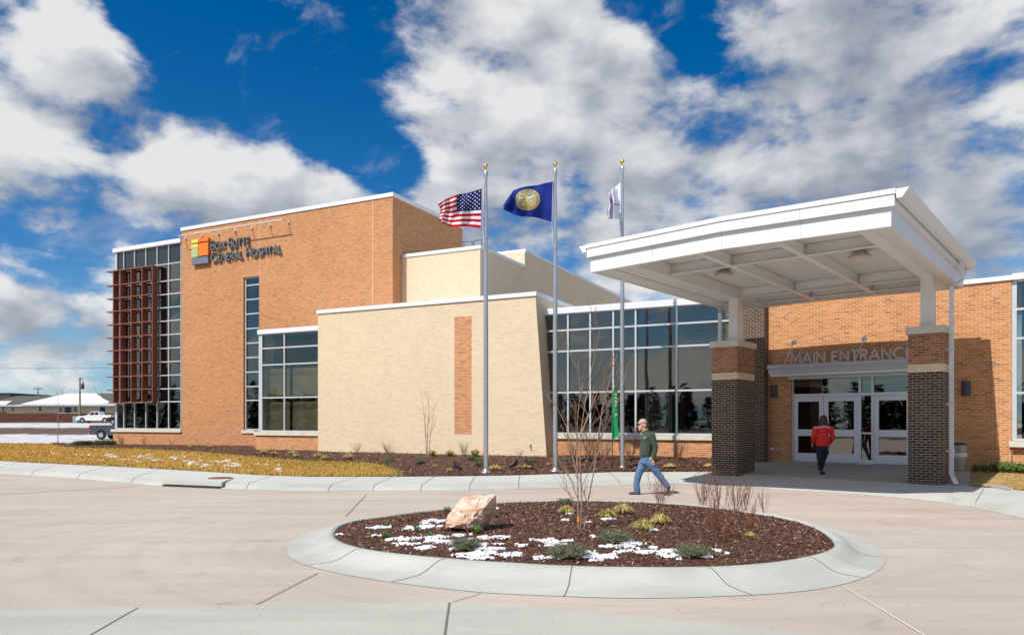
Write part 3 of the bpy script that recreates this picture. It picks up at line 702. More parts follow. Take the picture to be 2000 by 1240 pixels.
# side glazing of the tower
Ff = MB()
for z in [1.31] + ZG[1:] + [12.55]: Ff.box(A, uL0 - .03, uL0 + .06, VM + .17, 37.6, z - .03, z + .03)
for vv in (32.5, 34.2, 35.9, 37.6): Ff.box(A, uL0 - .035, uL0 + .065, vv - .03, vv + .03, 1.31, 12.55)
fo = Ff.build('window', ALU, bld); g_ = MB(); g_.face([A.P(uL0 + .02, 37.6, 1.3), A.P(uL0 + .02, VM + .1, 1.3), A.P(uL0 + .02, VM + .1, 12.5), A.P(uL0 + .02, 37.6, 12.5)]); g_.build('pane', GLASS, fo)
c_ = MB(); c_.box(A, uL0 - .08, uM0 - .06, VM - .06, 37.7, 12.55, 12.80); c_.build('coping', CAPW, bld)
r_ = MB(); room(r_, A, uL0 + .3, uM0, VM + .5, 37.5, 1.2, 12.5)
for zz in (4.9, 8.9): r_.box(A, uL0 + .3, uM0, VM + .7, 37.4, zz, zz + .25)
r_.build('interior', [INTW, INTD], bld)
r_ = MB(); uc = A.uat(253, 31.6); r_.tube(A.P(uc, 31.6, 1.2), A.P(uc, 31.6, 12.4), .09, n=10); r_.build('interior_column', plain('yellow column', (.45, .33, .08), .6), bld)
# red sun shade
sv0, sv1 = VM - .40, VM - .05
zrow = [2.93 + i * .826 for i in range(10)] + [11.27]
ux = [A.uat(x, sv0) for x in (221, 234.6, 255.7, 277, 297.2)]
uend = A.uat(207.5, sv0)
s_ = MB()
for z in zrow: s_.box(A, uend if z > 3 else uend + .05, ux[-1] + .035, sv0, sv1, z - .028, z + .028)
for i, u in enumerate(ux):
    s_.box(A, u - .035, u + .035, sv0 - .004, sv1 + .01, zrow[0] - .03, zrow[-1] + .03)
s_.build('sun_shade', REDMETAL, bld, label='rust red metal sun shade grid')
# bay with olive blinds
ub0, ub1 = A.uat(500, VB), A.uat(622.5, VB)
c_ = MB(); c_.box(A, ub0, ub1 + .2, VB, VM - .01, -.2, 1.10); c_.build('wall', ORANGE, bld)
c_ = MB(); c_.box(A, ub0 - .08, ub1 + .15, VB - .07, VB + .2, 1.103, 1.27); c_.build('sill', STONE, bld)
ubf = A.uat(508, VB)
us = [ubf, A.uat(555.8, VB + .05), ub1 + .02]
curtain(bld, A, VB + .02, us, [1.31, 2.91, 4.49, 5.29, 5.98], (ALU, GLASS_L), edge={0: .22}, name='window')
c_ = MB(); c_.box(A, ubf - .11, ubf + .1, VB + .16, VM - .01, 1.27, 5.98); c_.box(A, ubf - .14, ub1 + .1, VB - .05, VM - .02, 5.985, 6.20); c_.build('coping', CAPW, bld)
c_ = MB(); c_.cm = 0
for za, zb in ((1.35, 2.72), (2.98, 4.33)):
    for a_, b_ in zip(us[:-1], us[1:]): c_.box(A, a_ + .16, b_ - .02, VB + .42, VB + .45, za, zb)
c_.build('blind', BLIND, bld)
r_ = MB(); room(r_, A, ubf + .1, ub1, VB + .8, VM - .1, 1.28, 5.95); r_.build('interior', [INTW, INTD], bld)
# low cream block with leaning end
uc0 = A.uat(621, VC); ucb = A.uat(1067.5, VC); uct = A.uat(1045.5, VC)
zt = 6.62; q = (ucb - uct) / (6.75 - .43); ub_ = ucb + q * .63
c_ = MB()
ring_ = [(uc0, VC), (None, VC), (None, 31.4), (uc0, 31.4)]
def ccor(u, v, z):
    uu = (ub_ - q * (z + .2)) if u is None else u
    return A.P(uu, v, z)
for i in range(4):
    a, b = ring_[i], ring_[(i + 1) % 4]
    c_.face([ccor(*a, -.2), ccor(*b, -.2), ccor(*b, zt), ccor(*a, zt)])
c_.face([ccor(*r, zt) for r in ring_])
c_.build('wall', CREAM, bld, label='cream brick wall with a leaning end')
c_ = MB(); ut = ub_ - q * (zt + .2); c_.box(A, uc0 - .05, ut + .05, VC - .05, 31.3, zt + .003, zt + .17); c_.build('coping', CAPW, bld)
c_ = MB(); c_.box(A, A.uat(887.5, VC), A.uat(921, VC), VC - .004, VC + .02, 1.25, 6.04); c_.build('brick_panel', ORANGE, bld, label='tall orange brick panel set in the cream wall')
c_ = MB(); pb = A.P(A.uat(1036, VC), VC - .02, A.zat(1036, 868, VC))
c_.tube(pb, pb - np.append(A.V * .09, 0), .035, .03, 8); c_.tube(pb - np.append(A.V * .07, 0), pb - np.append(A.V * .09, .11), .018, .018, 6); c_.build('hose_tap', ALU, bld)
# upper cream blocks
c_ = MB(); c_.box(A, uM1 + .002, -17.35, 31.58, 36.7, 5, 10.26); c_.box(A, -34, -17.352, 36.71, 58.7, 5, 11.15); c_.build('wall', CREAM, bld)
c_ = MB(); coping(c_, A, uM1 + .1, -17.35, 31.58, 36.6, 10.42, .16); coping(c_, A, -33.9, -17.35, 36.75, 58.7, 11.32, .17); c_.build('coping', CAPW, bld)
# roof ladders (hoops above the parapet)
def hoop(mb, fr, u, v, z, wd, hh):
    pts = [fr.P(u, v, z), fr.P(u, v, z + hh), fr.P(u + wd, v, z + hh), fr.P(u + wd, v, z)]
    mb.path(pts, .022, 6); mb.path([fr.P(u, v, z + hh * .35), fr.P(u + wd, v, z + hh * .35)], .018, 6)
for xx, vv, zz_, ww, hh_ in ((906, 34, 10.3, .5, 1.05), (925, 34, 10.3, .5, 1.05), (841, 36.9, 13.3, .65, .55)):
    c_ = MB(); hoop(c_, A, A.uat(xx, vv), vv, zz_, ww, hh_); c_.build('ladder_hoop', DARKGREY, bld)
# right curtain wall
ug1 = A.uat(1417, VG); zt2 = 5.98
ug_b = A.uat(1076, VG); ug_t = A.uat(1062.5, VG)
slg = ug_t - ug_b
us = [ug_b] + [A.uat(x, VG + .05) for x in (1110, 1153.4, 1198.4, 1242, 1322)] + [ug1 + .9]
curtain(bld, A, VG, us, [1.31, 2.90, 4.51, 5.33, zt2], slant=slg, name='window')
c_ = MB(); c_.box(A, ug_b - .05, ug1 + 1.2, VG - .02, VG + .4, -.2, 1.10); c_.build('wall', ORANGE, bld)
c_ = MB(); c_.box(A, ug_b - .06, ug1 + 1.1, VG - .10, VG + .3, 1.103, 1.27); c_.build('sill', STONE, bld)
c_ = MB(); c_.box(A, ug_t - .03, ug1 + 1.3, VG - .06, 33, zt2 + .003, zt2 + .24); c_.build('coping', CAPW, bld)
r_ = MB(); room(r_, A, ut + .1, ug1 + 2.0, VG + .4, 33, .4, 5.95); r_.cm = 0; 
r_.build('interior', [INTW, INTD], bld)
r_ = MB()
for xx in (1258, 1334, 1187): r_.tube(A.P(A.uat(xx, 28), 28, .4), A.P(A.uat(xx, 28), 28, 5.9), .13, n=12)
r_.cm = 1; u_ = A.uat(1283, 29.5); r_.box(A, u_ - .5, u_ + .45, 29.5, 29.56, 1.3, 2.85)
r_.build('interior_column', [INTW, plain('pale notice board', (.55, .50, .33), .8)], bld)
# entrance block (frame B)
ue0 = B.uat(1500, EV); ue1 = B.uat(1975.5, EV); VP = EV - .33
ud0, ud1 = B.uat(1545, EV), B.uat(1832, EV)
w_ = MB(); wall_open(w_, B, ue0 - .3, ue1, EV, -.2, 5.80, [(ud0, ud1, .2, 3.28)], .28)
w_.face([B.P(ue1, EV, 0), B.P(ue1, EV + .25, 0), B.P(ue1, EV + .25, 5.80), B.P(ue1, EV, 5.80)])
w_.build('wall', ORANGE, bld, label='orange brick entrance wall')
c_ = MB(); c_.box(B, ue0 - .3, ue1 + .02, EV - .05, 33, 5.803, 5.94); c_.box(B, ue1 + .023, ue1 + 9, EV - .05, 33, 5.80, 5.98); c_.build('coping', CAPW, bld)
pu0, pu1 = B.uat(1417, VP), B.uat(1493, VP)
c_ = MB(); c_.box(B, pu0, pu1, VP, VP + 2.5, -.2, 6.1); c_.build('pilaster', DARKB, bld, label='dark brown brick pilaster')
c_ = MB(); c_.box(B, ue1 + .02, ue1 + 9, EV + .10, EV + .4, -.2, 1.05); c_.build('wall', ORANGE, bld)
c_ = MB(); c_.box(B, ue1 - .05, ue1 + 9, EV - .08, EV + .3, 1.053, 1.22); c_.build('sill', STONE, bld)
curtain(bld, B, EV + .06, [ue1 + .06, ue1 + 1.5, ue1 + 3, ue1 + 4.5, ue1 + 6, ue1 + 8], [1.26, 2.59, 4.14, 4.97, 5.78], edge={0: .12}, name='window')
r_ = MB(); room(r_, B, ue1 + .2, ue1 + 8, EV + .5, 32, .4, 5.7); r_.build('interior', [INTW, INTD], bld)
# door set
EVd = EV + .12
def doorz(fr_u0, fr_u1, nm='door', handle=None):
    d = MB(); zt_ = 2.60; zb = .43; st = .14
    d.box(B, fr_u0, fr_u0 + st, EVd, EVd + .05, zb, zt_); d.box(B, fr_u1 - st, fr_u1, EVd, EVd + .05, zb, zt_)
    for za, zb_ in ((zb, .72), (1.29, 1.51), (2.44, zt_)): d.box(B, fr_u0 + st, fr_u1 - st, EVd + .002, EVd + .048, za, zb_)
    do = d.build(nm, DOORM, bld)
    g = MB()
    for za, zb_ in ((.72, 1.29), (1.51, 2.44)): g.face([B.P(fr_u0 + st, EVd + .03, za), B.P(fr_u1 - st, EVd + .03, za), B.P(fr_u1 - st, EVd + .03, zb_), B.P(fr_u0 + st, EVd + .03, zb_)])
    g.build('pane', GLASS, do)
    hh = MB(); u = fr_u0 + .07 if handle == 'l' else fr_u1 - .07
    hh.path([B.P(u, EVd, 1.30), B.P(u, EVd - .07, 1.30), B.P(u, EVd - .07, 1.62), B.P(u, EVd, 1.62)], .014, 6); hh.build('handle', ALU, do)
    return do
e0 = ud0 + .05; d1a, d1b = B.uat(1550, EVd), B.uat(1608.5, EVd); d2a, d2b = d1b + .012, B.uat(1677, EVd)
s0, s1 = B.uat(1682, EVd), B.uat(1702, EVd); d3a = B.uat(1707, EVd); dw = d2b - d2a
doorz(d1a, d1b, handle='r'); doorz(d2a, d2b, handle='l'); doorz(d3a, d3a + dw, handle='r'); doorz(d3a + dw + .012, d3a + 2 * dw + .012, handle='l')
ud1f = d3a + 2 * dw + .06
f = MB()
f.box(B, ud0, d1a - .004, EV + .09, EV + .24, .38, 3.25); f.box(B, d2b + .004, s0, EV + .09, EV + .24, .38, 3.25)
f.box(B, s1, d3a - .004, EV + .09, EV + .24, .38, 3.25); f.box(B, ud1f - .05, ud1, EV + .09, EV + .24, .38, 3.25)
f.box(B, ud0 + .01, ud1 - .01, EV + .095, EV + .235, 2.605, 2.70); f.box(B, ud0 + .01, ud1 - .01, EV + .095, EV + .235, 3.19, 3.262)
f.box(B, s0, s1, EV + .11, EV + .2, .40, .55); f.box(B, s0, s1, EV + .11, EV + .2, 1.37, 1.43)
fo = f.build('door_frame', DOORM, bld)
g = MB()
for a, b, c, d in ((ud0 + .05, d2b, 2.70, 3.19), (s0, s1, 2.70, 3.19), (s0, s1, .55, 2.6), (d3a, ud1 - .03, 2.70, 3.19)):
    g.face([B.P(a, EV + .15, c), B.P(b, EV + .15, c), B.P(b, EV + .15, d), B.P(a, EV + .15, d)])
g.build('pane', GLASS, fo)
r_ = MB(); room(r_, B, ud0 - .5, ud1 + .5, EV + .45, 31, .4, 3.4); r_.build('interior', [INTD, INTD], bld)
# roof sheet closing everything from above
r_ = MB(); r_.box(B, ue0, ue1 + 9, EV + .42, 32.9, 5.72, 5.75); r_.build('roof', DARKGREY, bld)

# entrance header shelf with the lettering
hv = EV - .70; hu0 = B.uat(1501, hv); hu1 = B.uat(1832, EV) + .35
hd = thing('entrance_header', B.P((hu0 + hu1) / 2, hv, 3.29), 'grey metal shelf canopy over the entrance doors', 'door canopy')
c_ = MB(); c_.box(B, hu0, hu1, hv, EV - .003, 3.36, 3.53); c_.build('fascia', HEADER, hd)
c_ = MB(); c_.box(B, hu0 - .03, hu1 + .03, hv - .04, EV - .004, 3.533, 3.66); c_.build('drip_edge', HEADER, hd)
c_ = MB(); c_.box(B, hu0 + .04, hu1 - .04, hv + .03, EV - .005, 3.28, 3.357); c_.box(B, ud0 - .05, ud1 + .05, EV - .16, EV - .006, 3.20, 3.277); c_.build('soffit', DOORM, hd)

# ------------------------------------------------------------------ stroke lettering
def arc(cx, cy, rx, ry, a0, a1, n=12): return [(cx + rx * math.cos(R(a0 + (a1 - a0) * i / n)), cy + ry * math.sin(R(a0 + (a1 - a0) * i / n))) for i in range(n + 1)]
GL = {
 'A': (.78, [[(0, 0), (.39, 1), (.78, 0)], [(.14, .33), (.64, .33)]]),
 'B': (.50, [[(0, 0), (0, 1)], [(0, 1), (.22, 1)] + arc(.22, .76, .22, .24, 90, -90) + [(0, .52)], [(0, .52), (.24, .52)] + arc(.24, .26, .26, .26, 90, -90) + [(0, 0)]]),
 'C': (.80, [arc(.48, .5, .48, .5, 52, 308, 20)]),
 'E': (.46, [[(0, 0), (0, 1)], [(0, 1), (.46, 1)], [(0, .52), (.42, .52)], [(0, 0), (.46, 0)]]),
 'G': (.92, [arc(.48, .5, .48, .5, 48, 352, 22) + [(.955, .46), (.58, .46)]]),
 'H': (.64, [[(0, 0), (0, 1)], [(.64, 0), (.64, 1)], [(0, .52), (.64, .52)]]),
 'I': (.02, [[(.01, 0), (.01, 1)]]),
 'L': (.42, [[(0, 1), (0, 0), (.42, 0)]]),
 'M': (.88, [[(0, 0), (.06, 1), (.44, .28), (.82, 1), (.88, 0)]]),
 'N': (.70, [[(0, 0), (0, 1), (.70, 0), (.70, 1)]]),
 'O': (1.0, [arc(.5, .5, .5, .5, 0, 360, 26)]),
 'P': (.48, [[(0, 0), (0, 1)], [(0, 1), (.22, 1)] + arc(.22, .74, .26, .26, 90, -90) + [(0, .48)]]),
 'R': (.52, [[(0, 0), (0, 1)], [(0, 1), (.22, 1)] + arc(.22, .74, .26, .26, 90, -90) + [(0, .48)], [(.20, .48), (.52, 0)]]),
 'S': (.48, [arc(.25, .75, .21, .25, 40, 270, 12) + arc(.25, .25, .24, .25, 90, -140, 12)]),
 'T': (.60, [[(0, 1), (.60, 1)], [(.30, 1), (.30, 0)]]),
 'U': (.62, [[(0, 1)] + arc(.31, .31, .31, .31, 180, 360, 12) + [(.62, 1)]]),
 'X': (.66, [[(0, 0), (.66, 1)], [(0, 1), (.66, 0)]]),
 ' ': (.30, [])}
def layout(text, small=0.80, gap=.20):
    """text: capitals big, lower case = small capitals. returns list (char, x, scale), total width"""
    x = 0; out = []
    for ch in text:
        s_ = 1.0 if ch.isupper() or ch == ' ' else small
        wd = GL[ch.upper()][0] * s_; out.append((ch.upper(), x, s_)); x += wd + gap * (1 if ch != ' ' else 0.6)
    return out, x - gap
def glyph(mb, fr, ch, u, z, h, sx, v0, v1, wt):
    eps = 0
    for st in GL[ch][1]:
        pts = [(u + p[0] * h * sx, z + p[1] * (h - wt) + wt / 2) for p in st]; n = len(pts)
        closed = ch == 'O'
        off = []
        for i in range(n):
            a = pts[i - 1] if i > 0 else (pts[n - 2] if closed else None); b = pts[i + 1] if i < n - 1 else (pts[1] if closed else None); c = pts[i]
            def nrm(p, q): d = (q[0] - p[0], q[1] - p[1]); L = math.hypot(*d) + 1e-9; return (-d[1] / L, d[0] / L)
            if a is None: nn = nrm(c, b); k = 1
            elif b is None: nn = nrm(a, c); k = 1
            else:
                n1, n2 = nrm(a, c), nrm(c, b); nn = (n1[0] + n2[0], n1[1] + n2[1]); L = math.hypot(*nn) + 1e-9; nn = (nn[0] / L, nn[1] / L); k = min(2.2, 1 / max(.3, nn[0] * n1[0] + nn[1] * n1[1]))
            off.append((nn[0] * k * wt / 2, nn[1] * k * wt / 2))
        va = v0 - eps; eps += .0015
        for i in range(n - 1):
            q_ = [(pts[i][0] + off[i][0], pts[i][1] + off[i][1]), (pts[i][0] - off[i][0], pts[i][1] - off[i][1]), (pts[i + 1][0] - off[i + 1][0], pts[i + 1][1] - off[i + 1][1]), (pts[i + 1][0] + off[i + 1][0], pts[i + 1][1] + off[i + 1][1])]
            fr_ = [fr.P(a, va, b) for a, b in q_]; bk = [fr.P(a, v1, b) for a, b in q_]
            mb.mesh(fr_ + bk, [(0, 1, 2, 3), (0, 4, 5, 1), (1, 5, 6, 2), (2, 6, 7, 3), (3, 7, 4, 0)])
def write(parent, fr, text, u0, u1, z, h, v0, v1, wt, mat, small=.8, gap=.2):
    lay, tot = layout(text, small, gap); sx = (u1 - u0) / (tot * h)
    for ch, x, s_ in lay:
        if ch == ' ': continue
        mb = MB(); glyph(mb, fr, ch, u0 + x * h * sx, z, h * s_, sx, v0, v1, wt * (1 if s_ == 1 else .95)); mb.build('letter', mat, parent)
ent = thing('entrance_sign', B.P(hu0 + 1, hv + .1, 3.66), 'metal letters reading MAIN ENTRANCE standing on the grey shelf canopy', 'sign')
vl = hv + .05
write(ent, B, 'MAIN ENTRANCE', B.uat(1545, vl), B.uat(1782, vl), 3.665, .36, vl, vl + .05, .052, LETTER, 1, .26)
for (bx0, hx, hy) in ((1531, 1551, 668), (1669, 1688, 661)):
    u0_ = B.uat(bx0, vl); hz = B.zat(hx, hy, vl - .28); uh = B.uat(hx, vl - .28)
    t_ = thing('sign_lamp', B.P(u0_, vl, 3.66), 'white arm lamp rising beside the M of the entrance sign' if bx0 < 1600 else 'white arm lamp rising between the T and R of the entrance sign', 'sign lamp', 'arm lamps over the entrance sign')
    c_ = MB(); c_.tube(B.P(u0_, vl + .02, 3.655), B.P(uh, vl - .28, hz), .013, n=8); c_.build('arm', WHITE, t_)
    c_ = MB(); c_.lathe(B.P(uh, vl - .28, hz - .06), [(.02, -.02), (.075, 0), (.08, .05), (.06, .10), (.02, .13)], 12); c_.build('lamp_head', WHITE, t_)
# building sign
sg = thing('building_sign', A.P(A.uat(374, VM), VM - .1, 11.0), 'coloured block logo with grey letters Box Butte General Hospital on the orange wall', 'sign')
va = VM - .20
cx0, cx1, cx2, cx3 = [A.uat(x, va) for x in (374, 386.3, 387.6, 406)]
for (a, b, zb_, zt_, c, nm) in ((cx0, cx1, 12.27, 12.52, (.90, .66, .10), 'yellow'), (cx0, cx1, 12.04, 12.24, (.88, .62, .08), 'yellow'), (cx0, cx1, 11.48, 12.01, (.42, .52, .24), 'pale green'), (cx2, cx3, 12.31, 12.55, (.85, .21, .02), 'orange'), (cx2, cx3, 11.51, 12.28, (.85, .21, .015), 'orange'), (cx0, cx3, 11.05, 11.44, (.15, .19, .24), 'slate')):
    c_ = MB(); c_.box(A, a, b, va, VM - .04, zb_, zt_); c_.build('logo_block', plain('sign ' + nm, c, .45, var=.03), sg)
vt = VM - .14
write(sg, A, 'Box Butte', A.uat(412, vt), A.uat(486, vt), 11.74, .60, vt, VM - .04, .070, GREYM, .80, .17)
write(sg, A, 'General Hospital', A.uat(412, vt), A.uat(548, vt), 11.06, .60, vt, VM - .04, .070, GREYM, .78, .17)
lb = thing('sign_light_bar', A.P(A.uat(450, VM), VM - .5, 12.7), 'thin white light bar on seven arms above the wall sign', 'light bar')
c_ = MB(); zb_ = 12.76; c_.tube(A.P(A.uat(350, VM - .55), VM - .55, zb_), A.P(A.uat(552, VM - .55), VM - .55, zb_), .028, n=8); c_.build('bar', WHITE, lb)
for x in (363, 395, 427, 460, 493, 528, 564):
    u = A.uat(x, VM); c_ = MB(); c_.tube(A.P(u, VM, zb_ - .02), A.P(u, VM - .56, zb_ + .01), .026, n=6); c_.tube(A.P(u, VM - .001, zb_ - .03), A.P(u, VM - .07, zb_ - .03), .08, n=10); c_.build('arm', ALU, lb)

# ------------------------------------------------------------------ entrance canopy
Yn = 13.75; nx = .518 * Yn
nu, nv = nx * B.U[0] + Yn * B.U[1], nx * B.V[0] + Yn * B.V[1]
CU1 = nu; CU0 = nu - 6.72; CV0 = nv; CV1 = nv + 8.45; ZL = 1.79 + 380 * Yn / F
can = thing('entrance_canopy', B.P((CU0 + CU1) / 2, 21.4, .17), 'white flat roofed canopy on two brick piers in front of the entrance', 'canopy')
zl, zm, zu = ZL, ZL + .36, ZL + .68
um = (CU0 + CU1) / 2; PK = .07
def gable(mb, u0, u1, v0, v1, z0, z1, pk):
    """box whose top (and bottom when z0 pk) rises to a low ridge in the middle"""
    poly = [B.P(u0, v0, z0), B.P(um, v0, z0 + pk), B.P(u1, v0, z0), B.P(u1, v0, z1), B.P(um, v0, z1 + pk), B.P(u0, v0, z1)]
    off = np.append(B.V * (v1 - v0), 0); mb.prism(poly, off)
c_ = MB(); T_ = .10
gable(c_, CU0, CU1, CV0, CV0 + T_, zl, zm, PK); gable(c_, CU0, CU1, CV1 - T_, CV1, zl, zm, PK)
c_.box(B, CU0, CU0 + T_, CV0 + T_, CV1 - T_, zl, zm); c_.box(B, CU1 - T_, CU1, CV0 + T_, CV1 - T_, zl, zm)
c_.build('lower_fascia', WHITE, can)
c_ = MB(); gable(c_, CU0 - .07, CU1 + .07, CV0 - .07, CV1 + .07, zm + .002, zu - .1, PK); gable(c_, CU0 - .09, CU1 + .09, CV0 - .09, CV1 + .09, zu - .098, zu, PK)
c_.build('upper_fascia', WHITE, can)
SEAM = plain('panel seam', (.42, .42, .41), .6)
for k in (1, 2, 3):
    u = CU0 + (CU1 - CU0) * k / 4 + .02; pz = PK * (1 - abs(u - um) / (CU1 - um))
    c_ = MB(); c_.box(B, u - .004, u + .004, CV0 - .0015, CV0 + .01, zl + pz + .002, zm + pz - .002); c_.box(B, u - .004, u + .004, CV0 - .0715, CV0 - .06, zm + pz + .004, zu - .1 + pz); c_.build('panel_seam', SEAM, can)
for k in (1, 2, 3):
    v = CV0 + (CV1 - CV0) * k / 4; c_ = MB(); c_.box(B, CU1 - .01, CU1 + .0015, v - .004, v + .004, zl + .002, zm - .002); c_.build('panel_seam', SEAM, can)
for s_, u in ((-1, CU0 - .095), (1, CU1 + .095)):
    c_ = MB(); z1 = zu - .01; poly = [B.P(u, CV0 - .06, z1 - .17), B.P(u + s_ * .10, CV0 - .06, z1 - .17), B.P(u + s_ * .22, CV0 - .06, z1), B.P(u, CV0 - .06, z1)]
    c_.prism(poly, np.append(B.V * (CV1 - CV0 + .1), 0)); c_.build('gutter', WHITE, can)
# soffits left and right, deck, beams
PRu = -3.35 if False else None
p_r = G(1843, 948, .16); PRu, PRv = p_r[0] * B.U[0] + p_r[1] * B.U[1], p_r[0] * B.V[0] + p_r[1] * B.V[1]
p_l = G(1441.5, 926, .19); PLu, PLv = p_l[0] * B.U[0] + p_l[1] * B.U[1], p_l[0] * B.V[0] + p_l[1] * B.V[1]
PLv = (PLv + PRv) / 2 ; PRv = PLv
uR = PRu - .41; uL = B.uat(1435.5, PLv + .25)
zd = zl + .40
c_ = MB(); n = int((uR - uL) / .15); 
pts = []
for i in range(n * 4 + 1):
    u = uL + (uR - uL) * i / (n * 4)
for i in range(int((CV1 - CV0 - .2) / .15)):
    v = CV0 + .1 + i * .15; c_.box(B, uL, uR, v + .004, v + .075, zd - .04, zd - .001)
c_.box(B, CU0 + .1, CU1 - .1, CV0 + .1, CV1 - .1, zd, zd + .03)
c_.build('roof_deck', DECK, can)
def beam(mb, a, b, za, zb, axis, c0, wd=.20):
    if axis == 'v':
        mb.box(B, c0 - wd / 2, c0 + wd / 2, a, b, za, za + .02); mb.box(B, c0 - .03, c0 + .03, a, b, za + .02, zb)
    else:
        mb.box(B, a, b, c0 - wd / 2, c0 + wd / 2, za + .003, za + .022); mb.box(B, a, b, c0 - .03, c0 + .03, za + .022, zb)
du = (uR - uL) / 3
v1_ = CV0 + 1.98; v2_ = PLv + .30
for u, solid in ((uL, 1), (uR, 1), (uL + du, 0), (uL + 2 * du, 0)):
    c_ = MB()
    if solid: c_.box(B, u - .13, u + .13, CV0 + .1, CV1 - .1, zl + .03, zd - .045)
    else: beam(c_, CV0 + .1, CV1 - .1, zl + .09, zd - .05, 'v', u, .15)
    c_.build('beam', WHITE, can)
for v, zz in ((v1_, zl + .09), (v2_, zl + .05), (CV1 - .55, zl + .09)):
    c_ = MB()
    for a, b in ((uL + .13, uL + du - .08), (uL + du + .08, uL + 2 * du - .08), (uL + 2 * du + .08, uR - .13)): beam(c_, a, b, zz, zd - .05, 'u', v, .16)
    c_.build('beam', WHITE, can)
c_ = MB(); c_.box(B, CU0 + .1, uL - .495, CV0 + .1, CV1 - .1, zl + .02, zl + .04); c_.box(B, uL - .49, uL - .13, CV0 + .1, CV1 - .1, zl + .045, zl + .065); c_.box(B, uR + .13, CU1 - .1, CV0 + .1, CV1 - .1, zl + .10, zl + .12)
c_.build('soffit', WHITE, can)
for (lu, lv) in ((uL + du * .5 + .1, CV0 + 3.3), (uR - du * .5, CV0 + 3.3)):
    c_ = MB(); q_ = B.P(lu, lv, zd - .05); c_.lathe(q_ - N(0, 0, .17), [(.22, 0), (.25, .01), (.25, .03), (.18, .10), (.10, .15), (.06, .17)], 24); lo = c_.build('ceiling_lamp', plain('lamp housing', (.42, .38, .33), .5), can)
    c_ = MB(); c_.lathe(q_ - N(0, 0, .18), [(.19, 0), (.19, .008)], 20); c_.build('lens', plain('lamp lens', (.65, .58, .50), .4), lo)
# piers and columns
for (pu, pv, dpt) in ((PLu, PLv, 1.35), (PRu, PRv, 1.0)):
    Wd = .82
    c_ = MB(); zp = [-.1, 3.10, 3.32, 4.02]
    ms = (DARKB, CREAM, REDB)
    bb = None
    pier = MB(); pier.cm = 0; pier.box(B, pu - Wd, pu, pv, pv + dpt, -.1, 3.05); pier.cm = 1; pier.box(B, pu - Wd + .001, pu - .001, pv + .001, pv + dpt - .001, 3.051, 3.254); pier.cm = 2; pier.box(B, pu - Wd, pu, pv, pv + dpt, 3.255, 4.03)
    po = pier.build('pier', [DARKB, BAND if 'BAND' in globals() else CREAM, REDB], can)
    c_ = MB(); c_.box(B, pu - Wd - .05, pu + .05, pv - .05, pv + dpt + .05, 4.033, 4.22); c_.build('pier_cap', STONE, po)
    cu = (uR if pu == PRu else uL); c_ = MB(); c_.box(B, cu - .14, cu + .14, pv + .12, pv + .55, 4.223, zl + .03); c_.build('column', WHITE, can)
# downpipes
def pipe(mb, fr_pts, a=.05, b=.04):
    for p, q in zip(fr_pts[:-1], fr_pts[1:]):
        mb.tube(p, q, .052, .052, 4, smooth=False)
def rpipe(mb, pts, w_=.10, d_=.075):
    """rectangular downpipe through points (u, v, z) of frame B"""
    for (u0, v0, z0), (u1, v1, z1) in zip(pts[:-1], pts[1:]):
        a = [B.P(u0 + s * w_ / 2, v0 + t * d_ / 2, z0) for s, t in ((-1, -1), (1, -1), (1, 1), (-1, 1))]; b = [B.P(u1 + s * w_ / 2, v1 + t * d_ / 2, z1) for s, t in ((-1, -1), (1, -1), (1, 1), (-1, 1))]
        if z1 == z0: b = a
        mb.mesh(a + b, [(0, 1, 5, 4), (1, 2, 6, 5), (2, 3, 7, 6), (3, 0, 4, 7), (3, 2, 1, 0), (4, 5, 6, 7)])
gx = CU1 + .19
pvd = PRv + .72
c_ = MB(); pu_ = PRu + .11
rpipe(c_, [(gx, pvd, zu - .2), (gx, pvd, zl - .02), (pu_, pvd - .35, zl - .22), (pu_, pvd - .35, .42), (pu_ + .17, pvd - .75, .22)])
c_.build('downpipe', WHITE, can)
for z in (1.0, 2.2, 3.6):
    c_ = MB(); c_.box(B, PRu - .0, pu_ + .07, pvd - .35 - .05, pvd - .35 + .05, z, z + .05); c_.build('pipe_bracket', ALU, can)
c_ = MB(); lx_ = CU0 - .19; lvv = PLv + .75; lu_ = PLu - .82 - .06
rpipe(c_, [(lx_, lvv + 1.2, zu - .2), (lx_, lvv + 1.2, zl + .1), (lu_, lvv, zl - .25), (lu_, lvv, .4)]); c_.build('downpipe', WHITE, can)

# wall lamps, outlet
for (x0, x1, y0, y1, lab) in ((1504.5, 1516, 752, 777, 'dark half round wall lamp left of the doors beside the pilaster'), (1877, 1895, 744, 773, 'dark half round wall lamp right of the brick pier above the bin')):
    vv = EV - .1; ua, ub2 = B.uat(x0, vv), B.uat(x1, vv); zc_ = (B.zat(x0, y0, vv) + B.zat(x0, y1, vv)) / 2; hh = (B.zat(x0, y0, vv) - B.zat(x0, y1, vv)) / 2
    rr = (ub2 - ua) / 2; uc_ = (ua + ub2) / 2
    t_ = thing('wall_lamp', B.P(uc_, EV, zc_ - hh), lab, 'wall lamp', 'wall lamps by the entrance')
    c_ = MB(); poly = [B.P(uc_ + rr * math.cos(a_), EV - .03 - rr * .95 * math.sin(a_), zc_ - hh) for a_ in [math.pi * i / 12 for i in range(13)]]; c_.prism(poly, N(0, 0, 2 * hh)); c_.build('shade', DARKGREY, t_)
    c_ = MB(); c_.box(B, uc_ - rr * .6, uc_ + rr * .6, EV - .03, EV - .002, zc_ - hh * .7, zc_ + hh * .7); c_.build('back_plate', BLACK, t_)
u_ = B.uat(1508, EV); zz = B.zat(1508, 875.5, EV)
t_ = thing('outlet_box', B.P(u_, EV - .03, zz - .05), 'small grey outlet box low on the brick wall beside the doors', 'outlet')
